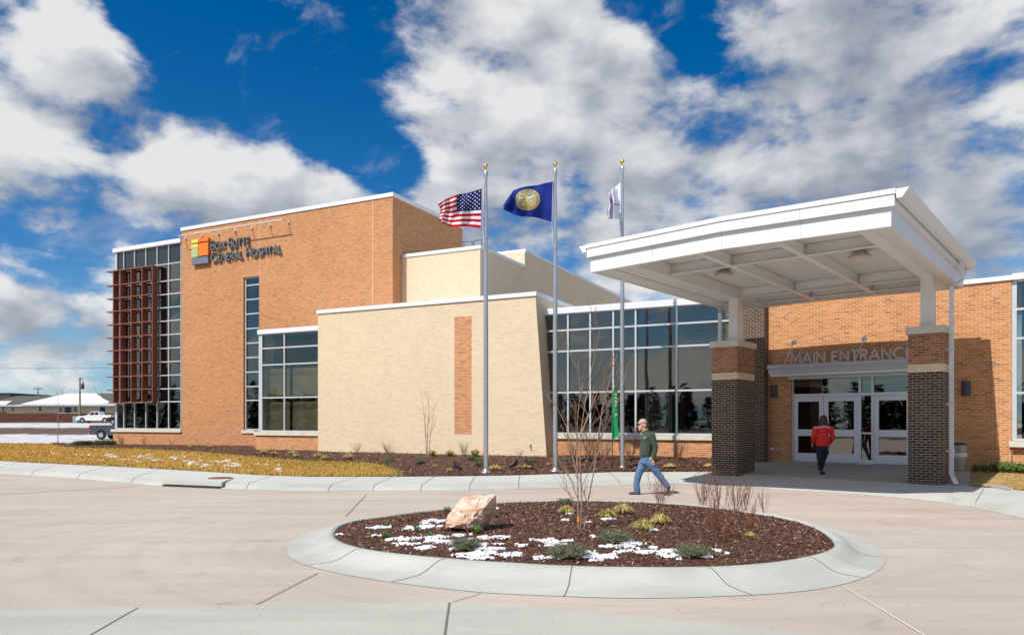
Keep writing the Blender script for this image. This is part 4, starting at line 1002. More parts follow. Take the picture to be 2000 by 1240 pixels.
c_ = MB(); c_.box(B, u_ - .07, u_ + .07, EV - .05, EV - .003, zz - .045, zz + .045); c_.build('cover', ALU, t_)
c_ = MB(); c_.box(B, u_ - .075, u_ + .075, EV - .06, EV - .004, zz + .048, zz + .06); c_.build('lid', DARKGREY, t_)

# trash bin
pb = G(1873, 923, .30); t_ = thing('trash_bin', pb, 'round perforated metal trash bin with a pale band behind the downpipe', 'trash bin')
c_ = MB(); c_.lathe(pb, [(.20, .02), (.205, .05), (.205, .46)], 28); c_.lathe(pb, [(.205, .58), (.205, .80)], 28)
m, t = new_mat('perforated steel'); oc = t.node('ShaderNodeTexCoord').outputs['Object']; uvn = t.node('ShaderNodeUVMap').outputs[0]
vo = t.node('ShaderNodeTexVoronoi', {'Vector': uvn, 'Scale': 40, 'Randomness': 0.0}); col = t.mix(t.ramp(vo.outputs['Distance'], [(.25, 0), (.35, 1)]), (.05, .045, .04), (.42, .38, .33))
b = principled(t, Base_Color=col, Roughness=.4, Metallic=.5); finish(t, b); c_.build('body', m, t_)
c_ = MB(); c_.lathe(pb, [(.208, .462), (.208, .578)], 28); c_.build('band', plain('pale band', (.70, .66, .58), .5), t_)
c_ = MB(); c_.lathe(pb, [(.212, .802), (.212, .83), (.10, .87), (.0, .87)], 28); c_.build('lid', BLACK, t_)
c_ = MB(); c_.lathe(pb, [(.19, -.02), (.205, .0), (.205, .018)], 28); c_.build('base', BLACK, t_)
# low kerb end at the straw bed
c_ = MB(); kp = [(1848,939),(1880,940.5),(1915,943),(1945,946.5),(1968,950),(1978,953.5)]
kk = [G(x, y, .24) for x, y in kp]; kk2 = [p + np.append(B.U * -.0, 0) + N(-.12, .20, 0) * (1 if i < 5 else .2) for i, p in enumerate(kk)]
for i in range(len(kk) - 1):
    a, b, c, d = kk[i], kk[i + 1], kk2[i + 1], kk2[i]; dn = N(0, 0, -.16)
    c_.mesh([a, b, c, d, a + dn, b + dn, c + dn, d + dn], [(0, 1, 2, 3), (4, 5, 1, 0), (6, 7, 3, 2), (5, 6, 2, 1), (7, 4, 0, 3)])
structure(c_.build('bed_kerb', KERB, origin=(0, 0, 0)))
# kerb inlet with manhole lid on the sidewalk
c_ = MB(); a0, a1 = col_kb(316), col_kb(432); b0, b1 = col_kt(316), col_kt(432)
top = [a0 + N(0, .02, .13), a1 + N(0, .02, .13), b1 + N(0, .9, .02), b0 + N(0, .9, .02)]
for p in top: p[2] = .175
lo = [p - N(0, 0, .11) for p in top]
c_.mesh(top + lo, [(0, 1, 2, 3), (4, 5, 1, 0), (5, 6, 2, 1), (6, 7, 3, 2), (7, 4, 0, 3), (7, 6, 5, 4)])
di = thing('drain_inlet', N((a0[0] + a1[0]) / 2, (a0[1] + a1[1]) / 2, 0), 'concrete kerb drain inlet with a dark slot in the left kerb', 'drain')
c_.build('lid_slab', WALK, di)
c_ = MB(); o1 = [a0 + N(0, .0, .008), a1 + N(0, .0, .008), a1 + N(0, -.0, .032), a0 + N(0, -.0, .032)]; c_.face([p - N(0, .012, 0) for p in o1]); c_.build('slot', BLACK, di)
pm = G(430, 932.5, .19); c_ = MB(); c_.lathe(pm - N(0, 0, .012), [(.33, 0), (.33, .012), (.30, .016), (.0, .016)], 28)
tag(c_.build('manhole_cover', plain('rusty iron', (.20, .085, .05), .8, .2, var=.3, scale=12, bump=.5)), 'round rusty manhole cover in the sidewalk', 'manhole cover')

# ------------------------------------------------------------------ flagpoles and flags
def flagpole(x, yb, yt, zb, lab):
    p = G(x, yb, zb); Y = p[1]; zt_ = HC + (HY - yt) * Y / F; H = zt_ - zb
    t_ = thing('flagpole', p, lab, 'flagpole', 'flagpoles in front of the cream wall')
    c_ = MB(); c_.lathe(p, [(.20, 0), (.20, .02), (.13, .035), (.088, .08), (.072, .11)], 20); c_.build('base', POLEM, t_)
    c_ = MB(); c_.lathe(p, [(.074, .1), (.072, H * .45), (.055, H * .8), (.042, H - .42)], 18); c_.build('pole', POLEM, t_)
    c_ = MB(); c_.lathe(p + N(0, 0, H - .43), [(.045, 0), (.065, .05), (.068, .15), (.05, .19), (.015, .22), (.012, .28)], 14); c_.build('truck', POLEM, t_)
    c_ = MB(); c_.lathe(p + N(0, 0, H - .16), [(.012, -.01), (.04, .01), (.062, .04), (.07, .075), (.062, .115), (.04, .145), (.01, .155)], 16); c_.build('ball', GOLD, t_)
    return p, H, t_
fp = [flagpole(949, 923, 320, .2, 'tall aluminium flagpole flying the stars and stripes flag'),
      flagpole(1084.5, 920, 316, .2, 'tall aluminium flagpole flying the dark blue seal flag'),
      flagpole(1215.5, 915.5, 312, .2, 'tall aluminium flagpole flying the folded white flag')]
for (p, H, t_), x, ya, yb_ in zip(fp, (945, 1080, 1212), (338, 333, 330), (492, 478, 455)):
    c_ = MB(); Y = p[1]; s_ = Y / F
    pts = [D(x + 4, ya, Y - .06), D(x, ya + 30, Y - .06), D(x - 1, ya + 60, Y - .1), D(x - 2, ya + 110, Y - .1), D(x, yb_ - 25, Y - .1), D(x - 1, yb_ - 8, Y - .1), D(x + 3, yb_ + 6, Y - .09), D(x + 6, yb_, Y - .09)]
    c_.path(pts, .009, 5); c_.build('halyard', plain('rope', (.6, .6, .58), .9), t_)
FONT5 = {'A':'0111010001111111000110001','B':'1111010001111101000111110','C':'0111110000100001000001111','D':'1111010001100011000111110','E':'1111110000111101000011111','F':'1111110000111101000010000','G':'0111110000100111000101111','H':'1000110001111111000110001','I':'1111100100001000010011111','K':'1001010100110001010010010','L':'1000010000100001000011111','M':'1000111011101011000110001','N':'1000111001101011001110001','O':'0111010001100011000101110','R':'1111010001111101001010001','S':'0111110000011100000111110','T':'1111100100001000010000100','1':'0010001100001000010001110','8':'0111010001011101000101110','6':'0111110000111101000111110','7':'1111100001000100010000100',' ':'0'*25}
def paint_us(s, t):
    h, w_ = s.shape; col = np.zeros((h, w_, 3))
    red = (np.floor(t * 13) % 2 == 0); col[:] = (.82, .82, .85); col[red] = (.55, .012, .03)
    can_ = (s < .4) & (t < 7 / 13); col[can_] = (.012, .02, .12)
    for r_ in range(9):
        for c in range(6 if r_ % 2 == 0 else 5):
            cs = .4 * ((c + .5) / 6 + (0 if r_ % 2 == 0 else 1 / 12)); ct = 7 / 13 * (r_ + 1) / 10
            dx_ = (s - cs) * 1.9; dy_ = t - ct; a = np.arctan2(dx_, -dy_); rr = np.hypot(dx_, dy_)
            lim = .0235 * (.62 + .38 * np.cos(5 * a)); col[(rr < lim)] = (.85, .85, .88)
    return col
def paint_ne(s, t):
    h, w_ = s.shape; col = np.zeros((h, w_, 3)); col[:] = (.022, .042, .25)
    cs, ct = .44, .44; X = (cs - s) * 1.65; Y = (t - ct); rr = np.hypot(X, Y); a = np.arctan2(X, -Y)
    gold = (.56, .42, .12); blue = (.03, .06, .18)
    col[rr < .345] = gold; col[(rr < .33) & (rr > .235)] = (.50, .40, .16); col[(rr < .24)] = gold; col[rr < .23] = (.20, .28, .42)
    # lettering round the ring
    txt = 'GREAT SEAL OF THE STATE OF NEBRASKA '
    def ringtext(txt, a0, a1, r0, r1, flip):
        n = len(txt); f = (a - a0) / (a1 - a0) * n; k = np.floor(f).astype(int); ok = (k >= 0) & (k < n) & (rr > r0) & (rr < r1)
        cxp = ((f - k) * 6).astype(int); cyp = ((r1 - rr) / (r1 - r0) * 5).astype(int).clip(0, 4)
        if flip: cyp = 4 - cyp
        for j, ch in enumerate(txt):
            bits = FONT5[ch]; sel = ok & (k == j) & (cxp < 5)
            on = np.array([b == '1' for b in bits]).reshape(5, 5); idx = np.where(sel)
            hit = on[cyp[idx], cxp[idx].clip(0, 4)]; col[idx[0][hit], idx[1][hit]] = blue
    ringtext(txt, -2.35, 2.35, .255, .315, False)
    aa = np.where(a < 0, a + 2 * np.pi, a); a = aa; ringtext('MARCH 1 1867'[::1], 3.85, 2.43, .255, .315, True)
    # landscape inside: mountains, fields, river, smith figure
    ins = rr < .225
    hill = Y > -.06 + .035 * np.sin(X * 22) + .02 * np.sin(X * 47); col[ins & (Y > -.13 + .04 * np.abs(np.sin(X * 17)))] = (.55, .60, .68)
    col[ins & hill] = (.50, .40, .10); col[ins & hill & (np.sin(X * 60 + Y * 50) > .5)] = (.28, .22, .05)
    col[ins & (Y > .02) & (Y < .055 + .02 * np.sin(X * 25))] = (.35, .42, .55)
    col[ins & (Y > .09) & (np.sin(X * 40) * np.sin(Y * 60) > .1)] = (.62, .50, .16)
    fig = ((np.abs(X - .0) < .028) & (Y > -.01) & (Y < .17)) | (np.hypot(X, Y + .02) < .028) | ((np.abs(Y - .03) < .014) & (X > -.08) & (X < .03))
    col[ins & fig] = (.70, .55, .16); col[ins & (np.abs(X + .09) < .035) & (Y > .06) & (Y < .17)] = (.60, .64, .70)
    col[ins & (np.hypot(X, (Y + .17) * 2.2) < .10)] = gold
    return col
def paint_wh(s, t):
    h, w_ = s.shape; col = np.zeros((h, w_, 3)); col[:] = (.78, .78, .90)
    def put(bits, s0, t0, cw, ch_, c):
        on = np.array([b == '1' for b in bits]).reshape(5, 5); fx = np.floor((s0 - s) / cw * 5); fy = np.floor((t - t0) / ch_ * 5)
        ok = (fx >= 0) & (fx < 5) & (fy >= 0) & (fy < 5); idx = np.where(ok); hit = on[fy[idx].astype(int), fx[idx].astype(int)]; col[idx[0][hit], idx[1][hit]] = c
    for ch, s0 in (('L', .14), ('A', .25)): put(FONT5[ch], s0, .53, .08, .075, (.03, .03, .05))
    col[(s > .42) & (s < .56) & (t > .33) & (t < .45)] = (.80, .32, .05); col[(s > .57) & (s < .64) & (t > .33) & (t < .42)] = (.80, .62, .15)
    return col
def flag(name, Y0, top, bot, smap, paint, waves, size, parent_label, parts=None, mirror=False):
    ns, nt = size; ss = np.linspace(0, 1, ns + 1); tt_ = np.linspace(0, 1, nt + 1)
    mb_v = []; sk = [q_[0] for q_ in smap]
    for s_ in ss:
        k = np.interp(s_, sk, [q_[1] for q_ in smap])          # position along the edge curves
        ks = np.linspace(0, 1, len(top))
        tx, ty = [np.interp(k, ks, [p[j] for p in top]) for j in (0, 1)]; bx_, by_ = [np.interp(k, ks, [p[j] for p in bot]) for j in (0, 1)]
        for t_ in tt_:
            x = tx * (1 - t_) + bx_ * t_; y = ty * (1 - t_) + by_ * t_
            amp = min(1, s_ * 3); dY = sum(a * math.sin(f1 * s_ + f2 * t_ + ph) for a, f1, f2, ph in waves) * amp
            x += amp * 1.2 * math.sin(9 * t_ + 5 * s_) * s_ * 1.6; y += amp * 1.0 * math.sin(11 * s_ + 2 * t_)
            mb_v.append(D(x, y, Y0 + dY))
    o = mb_v[0]; me = bpy.data.meshes.new(name); nr = nt + 1
    fs = [(i * nr + j, i * nr + j + 1, (i + 1) * nr + j + 1, (i + 1) * nr + j) for i in range(ns) for j in range(nt)]
    me.from_pydata([tuple(p - o) for p in mb_v], [], fs); me.polygons.foreach_set('use_smooth', [True] * len(fs))
    S_, T2 = np.meshgrid((ss[:-1] + ss[1:]) / 2, (tt_[:-1] + tt_[1:]) / 2, indexing='ij'); colf = paint(S_, T2).reshape(-1, 3)
    at = me.color_attributes.new('cloth', 'FLOAT_COLOR', 'CORNER'); arr = np.ones((len(fs) * 4, 4), np.float32); arr[:, :3] = np.repeat(colf, 4, 0); at.data.foreach_set('color', arr.ravel())
    m, t = new_mat(name + ' cloth'); ca = t.node('ShaderNodeVertexColor', layer_name='cloth'); 
    d_ = t.node('ShaderNodeBsdfDiffuse', {'Color': ca.outputs[0]}); tr = t.node('ShaderNodeBsdfTranslucent', {'Color': ca.outputs[0]}); finish(t, t.node('ShaderNodeMixShader', {0: .22, 1: d_.outputs[0], 2: tr.outputs[0]}))
    me.materials.append(m); ob = bpy.data.objects.new(name, me); COL.objects.link(ob); ob.location = tuple(o); return tag(ob, parent_label, 'flag')
flag('national_flag', fp[0][0][1] - .05, [(941,369),(926,373),(911,377.5),(897,380),(884,384),(871,388),(857,401)], [(939,446),(926,444),(912,443.5),(898,443.5),(884,442.5),(872,440),(861,436)],
     [(0,0),(.2,.29),(.4,.56),(.7,.82),(1,1)], paint_us, [(.16, 10, 2.2, 0), (.05, 23, -5, 1), (.10, 5, 5, 2)], (230, 130), 'stars and stripes flag blowing from the first pole')
flag('state_flag', fp[1][0][1] - .05, [(1082,355),(1066,357),(1048,362),(1030,365),(1014,367.5),(1003,371),(997,382),(984,404)], [(1079,434),(1064,430),(1048,426),(1032,423.5),(1016,421.5),(1002,419),(992,415),(984,410)],
     [(0,0),(.3,.3),(.6,.62),(1,1)], paint_ne, [(.14, 8, 2, .5), (.04, 21, -4, 1), (.08, 4, 6, 0)], (230, 150), 'dark blue flag with a round gold seal on the middle pole')
flag('white_flag', fp[2][0][1] - .05, [(1214,355),(1207,360),(1200,366),(1194,371),(1189,377)], [(1212,428),(1206,428),(1199,427.5),(1193,428),(1186,429)],
     [(0,0),(.25,.5),(.5,.75),(.75,.9),(1,1)], paint_wh, [(.30, 14, 2, 0), (.08, 25, -4, 1), (.2, 5, 3, 1)], (160, 110), 'white flag with a logo folded by the wind on the third pole')
# feather banner
bq = on_bed(1196, 917); Yb = bq[1]
ba = thing('feather_banner', bq, 'narrow green feather banner on a black pole by the third flagpole', 'banner')
c_ = MB(); c_.tube(bq, D(1196, 856, Yb), .014, n=6); c_.build('pole', BLACK, ba)
c_ = MB(); c_.path([D(1196, 858, Yb), D(1196, 790, Yb), D(1197, 765, Yb), D(1203, 750, Yb)], .018, 6)
L_ = [(1196,858),(1196,840),(1196,810),(1196,780),(1198,762),(1203,751)]; R_ = [(1197,858),(1211,851),(1207,835),(1207,800),(1207,770),(1205,752)]
g = [[D(l[0] * (1 - k) + r[0] * k, l[1] * (1 - k) + r[1] * k, Yb - .02 + .06 * math.sin(k * 3 + i)) for k in (0, .25, .5, .75, 1)] for i, (l, r) in enumerate(zip(L_, R_))]
grid_mesh(c_, g); c_.build('cloth', plain('green banner cloth', (.0, .24, .07), .7, var=.15), ba)
c_ = MB()
for yy_ in (768, 775, 782, 789, 808): c_.mesh([D(1201, yy_, Yb - .1), D(1205, yy_ + 1, Yb - .1), D(1204, yy_ + 4, Yb - .1), D(1201.5, yy_ + 3, Yb - .1)], [(0, 1, 2, 3)])
c_.build('lettering', plain('banner white', (.6, .65, .6), .7), ba)
# black spot lights in the bed
def spot_light(x, y, face, lab):
    p = on_bed(x, y); t_ = thing('ground_spotlight', p, lab, 'spotlight', 'black spotlights in the mulch bed')
    c_ = MB(); c_.tube(p, p + N(.0, 0, .12), .022, n=8); c_.build('stake', BLACK, t_)
    c_ = MB(); a = p + N(.02 * face, 0, .10); b = p + N(-.20 * face, .05, .20); c_.tube(a, b, .05, .075, 12); c_.tube(b, b + N(-.03 * face, 0, .12), .045, .03, 8); c_.build('lamp_head', BLACK, t_)
spot_light(901, 921, 1, 'black spotlight left of the first flagpole'); spot_light(996, 916, -1, 'black spotlight tilted right, between the first two flagpoles'); spot_light(1041, 916, 1, 'black spotlight just left of the middle flagpole')
spot_light(1133, 905, -1, 'black spotlight right of the middle flagpole, behind the bare tree'); spot_light(1160, 905, 1, 'black spotlight near the green banner')

# ------------------------------------------------------------------ rock
def rock():
    p = on_isl(914, 1034); base = p
    out = [(871,1030),(872,1012),(884,994),(905,972),(930,965),(945,967),(962,966),(968,968),(966,980),(967,992),(963,1003),(962,1014),(950,1022),(940,1033),(920,1037),(900,1033),(880,1030)]
    bm = bmesh.new(); Y = base[1]
    ctrp = (918, 1002); n = len(out); rings = []
    for dYy, sc_ in ((-.26, .25), (-.20, .62), (-.10, .90), (0.02, 1.0), (.14, .92), (.24, .62), (.28, .2)):
        r_ = []
        for (x, y) in out:
            lean = -dYy * 14
            xx = ctrp[0] + (x - ctrp[0]) * sc_; yy_ = ctrp[1] + (y - ctrp[1]) * sc_ + (6 if dYy < -.15 else 0)
            q_ = D(xx, yy_, Y); r_.append(bm.verts.new((q_[0] + .12 * dYy, q_[1] + dYy, max(q_[2], base[2] - .06))))
        rings.append(r_)
    for a, b in zip(rings[:-1], rings[1:]):
        for i in range(n): bm.faces.new((a[i], a[(i + 1) % n], b[(i + 1) % n], b[i]))
    bm.faces.new(list(reversed(rings[0]))); bm.faces.new(rings[-1])
    bmesh.ops.triangulate(bm, faces=bm.faces[:]); bmesh.ops.subdivide_edges(bm, edges=bm.edges[:], cuts=3, use_grid_fill=True)
    for v in bm.verts:
        c = v.co; q_ = Vector((c.x * 5 + c.z * 5, c.y * 6, c.z * 6 - c.x * 6)); 
        d = .035 * mnoise.fractal(q_, 1.0, 2.0, 3) + .018 * abs(mnoise.noise(q_ * 2.7)) + .008 * mnoise.noise(q_ * 8)
        n_ = Vector((c.x - base[0] - .05, c.y - base[1], c.z - base[2] - .25)); n_.normalize(); v.co = c + n_ * d
    bmesh.ops.recalc_face_normals(bm, faces=bm.faces[:])
    for v in bm.verts: v.co -= Vector(base)
    me = bpy.data.meshes.new('boulder'); bm.to_mesh(me); bm.free()
    m, t = new_mat('pink quartz rock'); oc = t.node('ShaderNodeTexCoord').outputs['Object']
    mp = t.node('ShaderNodeMapping', {'Vector': oc, 'Rotation': (0, .75, 0), 'Scale': (1, 1, 4)}).outputs[0]
    n1 = t.noise(mp, 3.0, 8, .65, 1.2); n2 = t.noise(oc, 22, 5, .7); 
    col = t.ramp(n1, [(.30, (.48, .20, .12)), (.42, (.62, .36, .24)), (.52, (.72, .52, .40)), (.62, (.80, .66, .56)), (.72, (.62, .33, .18))])
    col = t.mix(1.0, col, t.ramp(n2, [(.3, .72), (.65, 1.08)]), 'MULTIPLY'); b = principled(t, Base_Color=col, Roughness=.75)
    t.put(b.inputs['Normal'], t.node('ShaderNodeBump', {'Strength': .8, 'Distance': .015, 'Height': t.m('ADD', n2, n1)})); finish(t, b)
    me.materials.append(m); ob = bpy.data.objects.new('boulder', me); COL.objects.link(ob); ob.location = tuple(base); tag(ob, 'large angular pink and white boulder on the island mulch', 'rock')
rock()

# ------------------------------------------------------------------ plants
BARK = plain('young bark', (.34, .23, .17), .85, var=.25, scale=12, bump=.4)
BARKR = plain('reddish twig bark', (.22, .085, .05), .8, var=.25, scale=15)
BUD = plain('buds', (.30, .14, .09), .8, var=.2)
NEEDLE = [plain('juniper ' + n, c, .85, var=.25, scale=8) for n, c in (('dark', (.08, .105, .055)), ('mid', (.17, .20, .11)), ('grey', (.32, .31, .20)))]
STRAWB = [plain('tuft ' + n, c, .85, var=.2, scale=8) for n, c in (('yellow', (.50, .40, .10)), ('straw', (.62, .48, .22)), ('green', (.20, .27, .05)))]
GREENB = [plain('fresh ' + n, c, .85, var=.2, scale=8) for n, c in (('bright', (.16, .26, .04)), ('deep', (.06, .13, .025)), ('blue', (.06, .12, .09)))]
def branch(mb, mbud, p, d, L, r, lev, spread, up, bud):
    n = 4; q_ = np.array(p, float); d = d / np.linalg.norm(d)
    for i in range(n):
        d2 = d + N(random.uniform(-1, 1), random.uniform(-1, 1), random.uniform(-.3, .5)) * .10; d2[2] += up * .06; d2 /= np.linalg.norm(d2)
        e = q_ + d2 * L / n; r1 = r * (1 - .75 * (i + 1) / n) + r * .12; mb.tube(q_, e, r * (1 - .75 * i / n) + r * .12, r1, 5 if r > .006 else 3, caps=False)
        if lev > 0 and i >= 0:
            for _ in range(random.choice((1, 1, 2)) if lev > 1 else random.choice((1, 2))):
                a = random.uniform(0, 6.283); s_ = N(math.cos(a), math.sin(a), 0); dd = d2 + s_ * spread * random.uniform(.5, 1.1); dd[2] += .25
                branch(mb, mbud, e, dd, L * random.uniform(.35, .6) * (1 - .1 * i), r1 * .75, lev - 1, spread, up, bud)
        if bud and lev <= 1:
            for _ in range(2):
                w_ = q_ + (e - q_) * random.random(); a = N(random.uniform(-1, 1), random.uniform(-1, 1), 1) * bud; mbud.tube(w_, w_ + a, bud * .35, bud * .12, 4, caps=False)
        q_ = e; d = d2
def bare_tree(name, stems, lab, seed, bud=.018, cat='tree', lev=2, spread=.6, r0=.02, TWK=3):
    random.seed(seed); base = np.mean([s[0] for s in stems], 0); t_ = thing(name, base, lab, cat)
    tr = MB(); cr = MB(); bd = MB()
    for pts in stems:
        rs = [r0 * (1 - .8 * i / (len(pts) - 1)) for i in range(len(pts))]; tr.path(pts, rs, 7)
        for i in range(1, len(pts)):
            k = TWK if i > 1 else 1
            for _ in range(k):
                w_ = pts[i - 1] + (pts[i] - pts[i - 1]) * random.uniform(.3 if i > 1 else .8, 1); ax = (pts[i] - pts[i - 1]); ax /= np.linalg.norm(ax); a = random.uniform(0, 6.283)
                Hh = pts[-1][2] - pts[0][2]; L = Hh * random.uniform(.14, .30) * (1.15 - .5 * i / len(pts)); branch(cr, bd, w_, ax + N(math.cos(a), math.sin(a), .05) * random.uniform(.5, 1.0), L, rs[i] * .38 + .0015, lev - 1, spread, 1, bud)
    tr.build('trunk', BARK, t_); co = cr.build('crown', BARK, t_)
    if bud: bd.build('bud', BUD, co)
    return t_
tb = on_isl(1130, 1032); tb2 = on_isl(1141, 1032); Yt = tb[1]
bare_tree('young_tree', [
  [tb, D(1129,985,Yt), D(1128,930,Yt), D(1127,880,Yt+.05), D(1127,830,Yt+.05), D(1133,770,Yt+.1), D(1130,700,Yt+.1)],
  [tb + N(.03,0,0), D(1136,985,Yt-.05), D(1133,900,Yt-.05), D(1134,850,Yt-.1), D(1142,790,Yt-.1), D(1155,725,Yt-.1), D(1172,645,Yt-.15)],
  [tb2, D(1149,975,Yt+.05), D(1163,905,Yt+.1), D(1168,865,Yt+.1), D(1190,820,Yt+.1), D(1215,765,Yt+.15), D(1226,710,Yt+.2)],
  [D(1128,930,Yt), D(1118,890,Yt+.05), D(1105,830,Yt), D(1080,780,Yt)],
  [D(1134,850,Yt-.1), D(1150,810,Yt-.1), D(1163,775,Yt-.2), D(1192,730,Yt-.3)],
  [D(1168,865,Yt+.1), D(1176,800,Yt), D(1190,745,Yt), D(1206,690,Yt)]],
  'leafless young multi stem tree on the oval island', 11, bud=.010, lev=2, r0=.0125, TWK=2)
c_ = MB(); q_ = tb + N(0, 0, .10); c_.tube(q_, q_ + N(0, 0, .07), .022, n=8); tag(c_.build('trunk_tag', plain('orange tag', (.75, .28, .03), .6)), 'orange tape wrapped low round the young tree stem', 'tape')
bs = on_bed(834, 894); Y_ = bs[1]
bare_tree('sapling', [[bs + N(-.03,0,0), D(832,860,Y_), D(829,820,Y_), D(824,770,Y_)], [bs, D(835,850,Y_), D(838,800,Y_), D(836,765,Y_)], [bs + N(.05,0,0), D(840,860,Y_), D(843,830,Y_), D(850,790,Y_)]], 'slender bare sapling in front of the cream wall', 5, bud=0, lev=2, r0=.018)
fs_ = N((113 - CX) / F * 50, 50, far_z(50)); 
bare_tree('sapling', [[fs_, D(113,840,50), D(113.5,815,50), D(114,790,50), D(114,770,50)]], 'thin bare sapling in the snow beyond the lawn', 8, bud=0, lev=2, r0=.03)

def twig_shrub(rx, h, n, seed, mat=BARKR, bud=.010, name='twiggy_shrub', spread=.45, r=.005):
    random.seed(seed); mb = MB(); bd = MB()
    for _ in range(n):
        a = random.uniform(0, 6.283); d = N(math.cos(a) * random.uniform(.05, spread), math.sin(a) * random.uniform(.05, spread), 1)
        branch(mb, bd, N(math.cos(a), math.sin(a), 0) * rx * .15 * random.random(), d, h * random.uniform(.6, 1.0), r, 1, .45, 1, bud)
    mb.f += [[k + len(mb.v) for k in f] for f in bd.f]; mb.v += bd.v; mb.m += [0] * len(bd.f); mb.sm += bd.sm
    return mb.build(name, mat, origin=(0, 0, 0))
def tuft(name, r, h, n, mats, seed, droop=.6, wts=None, bw=.006):
    random.seed(seed); mb = MB()
    for _ in range(n):
        a = random.uniform(0, 6.283); q_ = random.random() ** .6; b0 = N(math.cos(a), math.sin(a), 0) * r * .25 * random.random(); out = N(math.cos(a), math.sin(a), 0) * r * q_
        hh = h * random.uniform(.6, 1.0) * (1.1 - .5 * q_); mid = b0 + out * .5 + N(0, 0, hh); end = b0 + out * 1.0 + N(0, 0, hh * (1 - droop * q_)); s_ = N(-math.sin(a), math.cos(a), 0) * bw * random.uniform(.7, 1.2)
        mb.cm = random.choices(range(len(mats)), wts or [1] * len(mats))[0]
        mb.face([b0 - s_, b0 + s_, mid + s_ * .8, mid - s_ * .8]); mb.face([mid - s_ * .8, mid + s_ * .8, end])
    return mb.build(name, mats, origin=(0, 0, 0))
def juniper(name, r, h, n, mats, seed):
    random.seed(seed); mb = MB()
    for _ in range(n):
        a = random.uniform(0, 6.283); q_ = random.random() ** .5; L = r * (.4 + .6 * q_); d = N(math.cos(a), math.sin(a), random.uniform(.25, 1.4) * h / r * (1.25 - q_)); d /= np.linalg.norm(d); p = N(0, 0, .02); 
        for k in range(9):
            f = (k + 1) / 9; w_ = p + d * L * f
            for __ in range(3):
                e = N(random.uniform(-1, 1), random.uniform(-1, 1), random.uniform(-.1, 1.2)); e /= np.linalg.norm(e); l_ = r * random.uniform(.10, .2); s_ = np.cross(e, d) * r * .012
                mb.cm = random.choices(range(len(mats)), [.35, .4, .25])[0]; mb.face([w_ - s_, w_ + s_, w_ + e * l_ + d * l_ * .6])
    return mb.build(name, mats, origin=(0, 0, 0))
def place(proto, p, rot, s, label, category, group):
    first = 'placed' not in PL.get(proto.name, '')
    o = proto if first else proto.copy()
    if not first: COL.objects.link(o)
    else: PL[proto.name] = 'placed'
    o.location = tuple(p); o.rotation_euler = (0, 0, rot)
    if s.__class__ in (int, float): s = (s, s, s)
    o.scale = s; tag(o, label, category, group); return o
PL = {}
ts = [twig_shrub(.5, 1.0, 13, 21, spread=.62, bud=.016), twig_shrub(.5, 1.0, 17, 22, spread=.7, bud=.016), twig_shrub(.5, 1.0, 9, 23, spread=.5, bud=.018)]
GI = 'red twigged shrubs on the island'
sh = [(1292,990,.62,0,'red twigged bare shrub behind the walking man, on the far island edge'),(1372,988,.58,1,'left red twigged shrub of the clump at the far right island edge'),(1405,997,.75,2,'tallest red twigged shrub in the island clump'),(1438,999,.66,0,'red twigged shrub in the middle of the island clump'),(1455,998,.58,2,'red twigged shrub beside the tallest of the clump'),(1493,1002,.42,2,'small lone red twigged shrub at the right end of the clump'),(1408,1058,.62,1,'red brown twiggy shrub nearest the viewer in the island clump'),(1466,1040,.44,1,'low brown twiggy shrub right of the nearest one')]
for i, (x, y, h, k, lab) in enumerate(sh): place(ts[k], on_isl(x, y) - N(0, 0, .01), i * 1.7, (h * 1.0, h * 1.0, h), lab, 'shrub', GI)
tw = [twig_shrub(.5, 1.0, 24, 31, plain('grey brown twigs', (.16, .09, .06), .85), 0, spread=.8, r=.004), twig_shrub(.5, 1.0, 30, 32, plain('pale twigs', (.30, .20, .14), .85), 0, spread=.9, r=.004)]
GB = 'bare shrubs in the bed along the building'
for i, (x, y, h, k, lab) in enumerate([(236,867,1.0,0,'bare brown shrub at the corner of the glass tower'),(281,868,.8,0,'low bare shrub below the glass tower sill'),(335,870,.6,1,'smallest bare shrub below the tower sill'),(697,884,.7,1,'pale bare shrub at the left part of the cream wall'),(757,884,.9,1,'pale bare shrub left of the slender sapling'),(906,888,.8,0,'bare twigs at the foot of the orange brick panel'),(1015,893,.5,1,'thin bare twigs near the wall tap'),(1120,895,1.3,0,'bare shrub against the brick base behind the middle flagpole'),(1152,896,1.6,0,'dense bare shrub under the glass wall behind the island tree'),(1180,897,1.5,1,'tall bare shrub left of the green banner'),(1232,897,1.3,0,'bare shrub behind the third flagpole'),(1270,897,1.1,1,'bare shrub behind the walking man'),(1325,898,1.2,0,'bare shrub left of the left brick pier')]):
    place(tw[k], on_bed(x, y) - N(0, 0, .02), i * 2.1, (h * .8, h * .8, h * .75), lab, 'shrub', GB)
tf = [tuft('grass_tuft', .22, .20, 190, STRAWB, 41, .75, [.45, .35, .2]), tuft('grass_tuft', .22, .17, 170, STRAWB, 42, .8, [.35, .3, .35])]
GT = 'yellow grass tufts on the island'
for i, (x, y, s, lab) in enumerate([(1106,1002,.8,'yellow grass tuft left of the young tree'),(1188,1011,.95,'yellow grass tuft with a snow lump, right of the young tree'),(1218,1003,1.0,'yellow grass tuft behind the one with the snow lump'),(1256,1034,1.0,'yellow grass tuft with snow at its foot, front of a pair'),(1290,1023,.95,'yellow grass tuft at the back right of a pair'),(1466,1048,.5,'small straw tuft under the low brown shrub')]):
    place(tf[i % 2], on_isl(x, y), i * 1.1, s, lab, 'grass tuft', GT)
tg = [tuft('green_sprout', .10, .12, 40, GREENB, 51, .4, [.6, .3, .1], .005)]
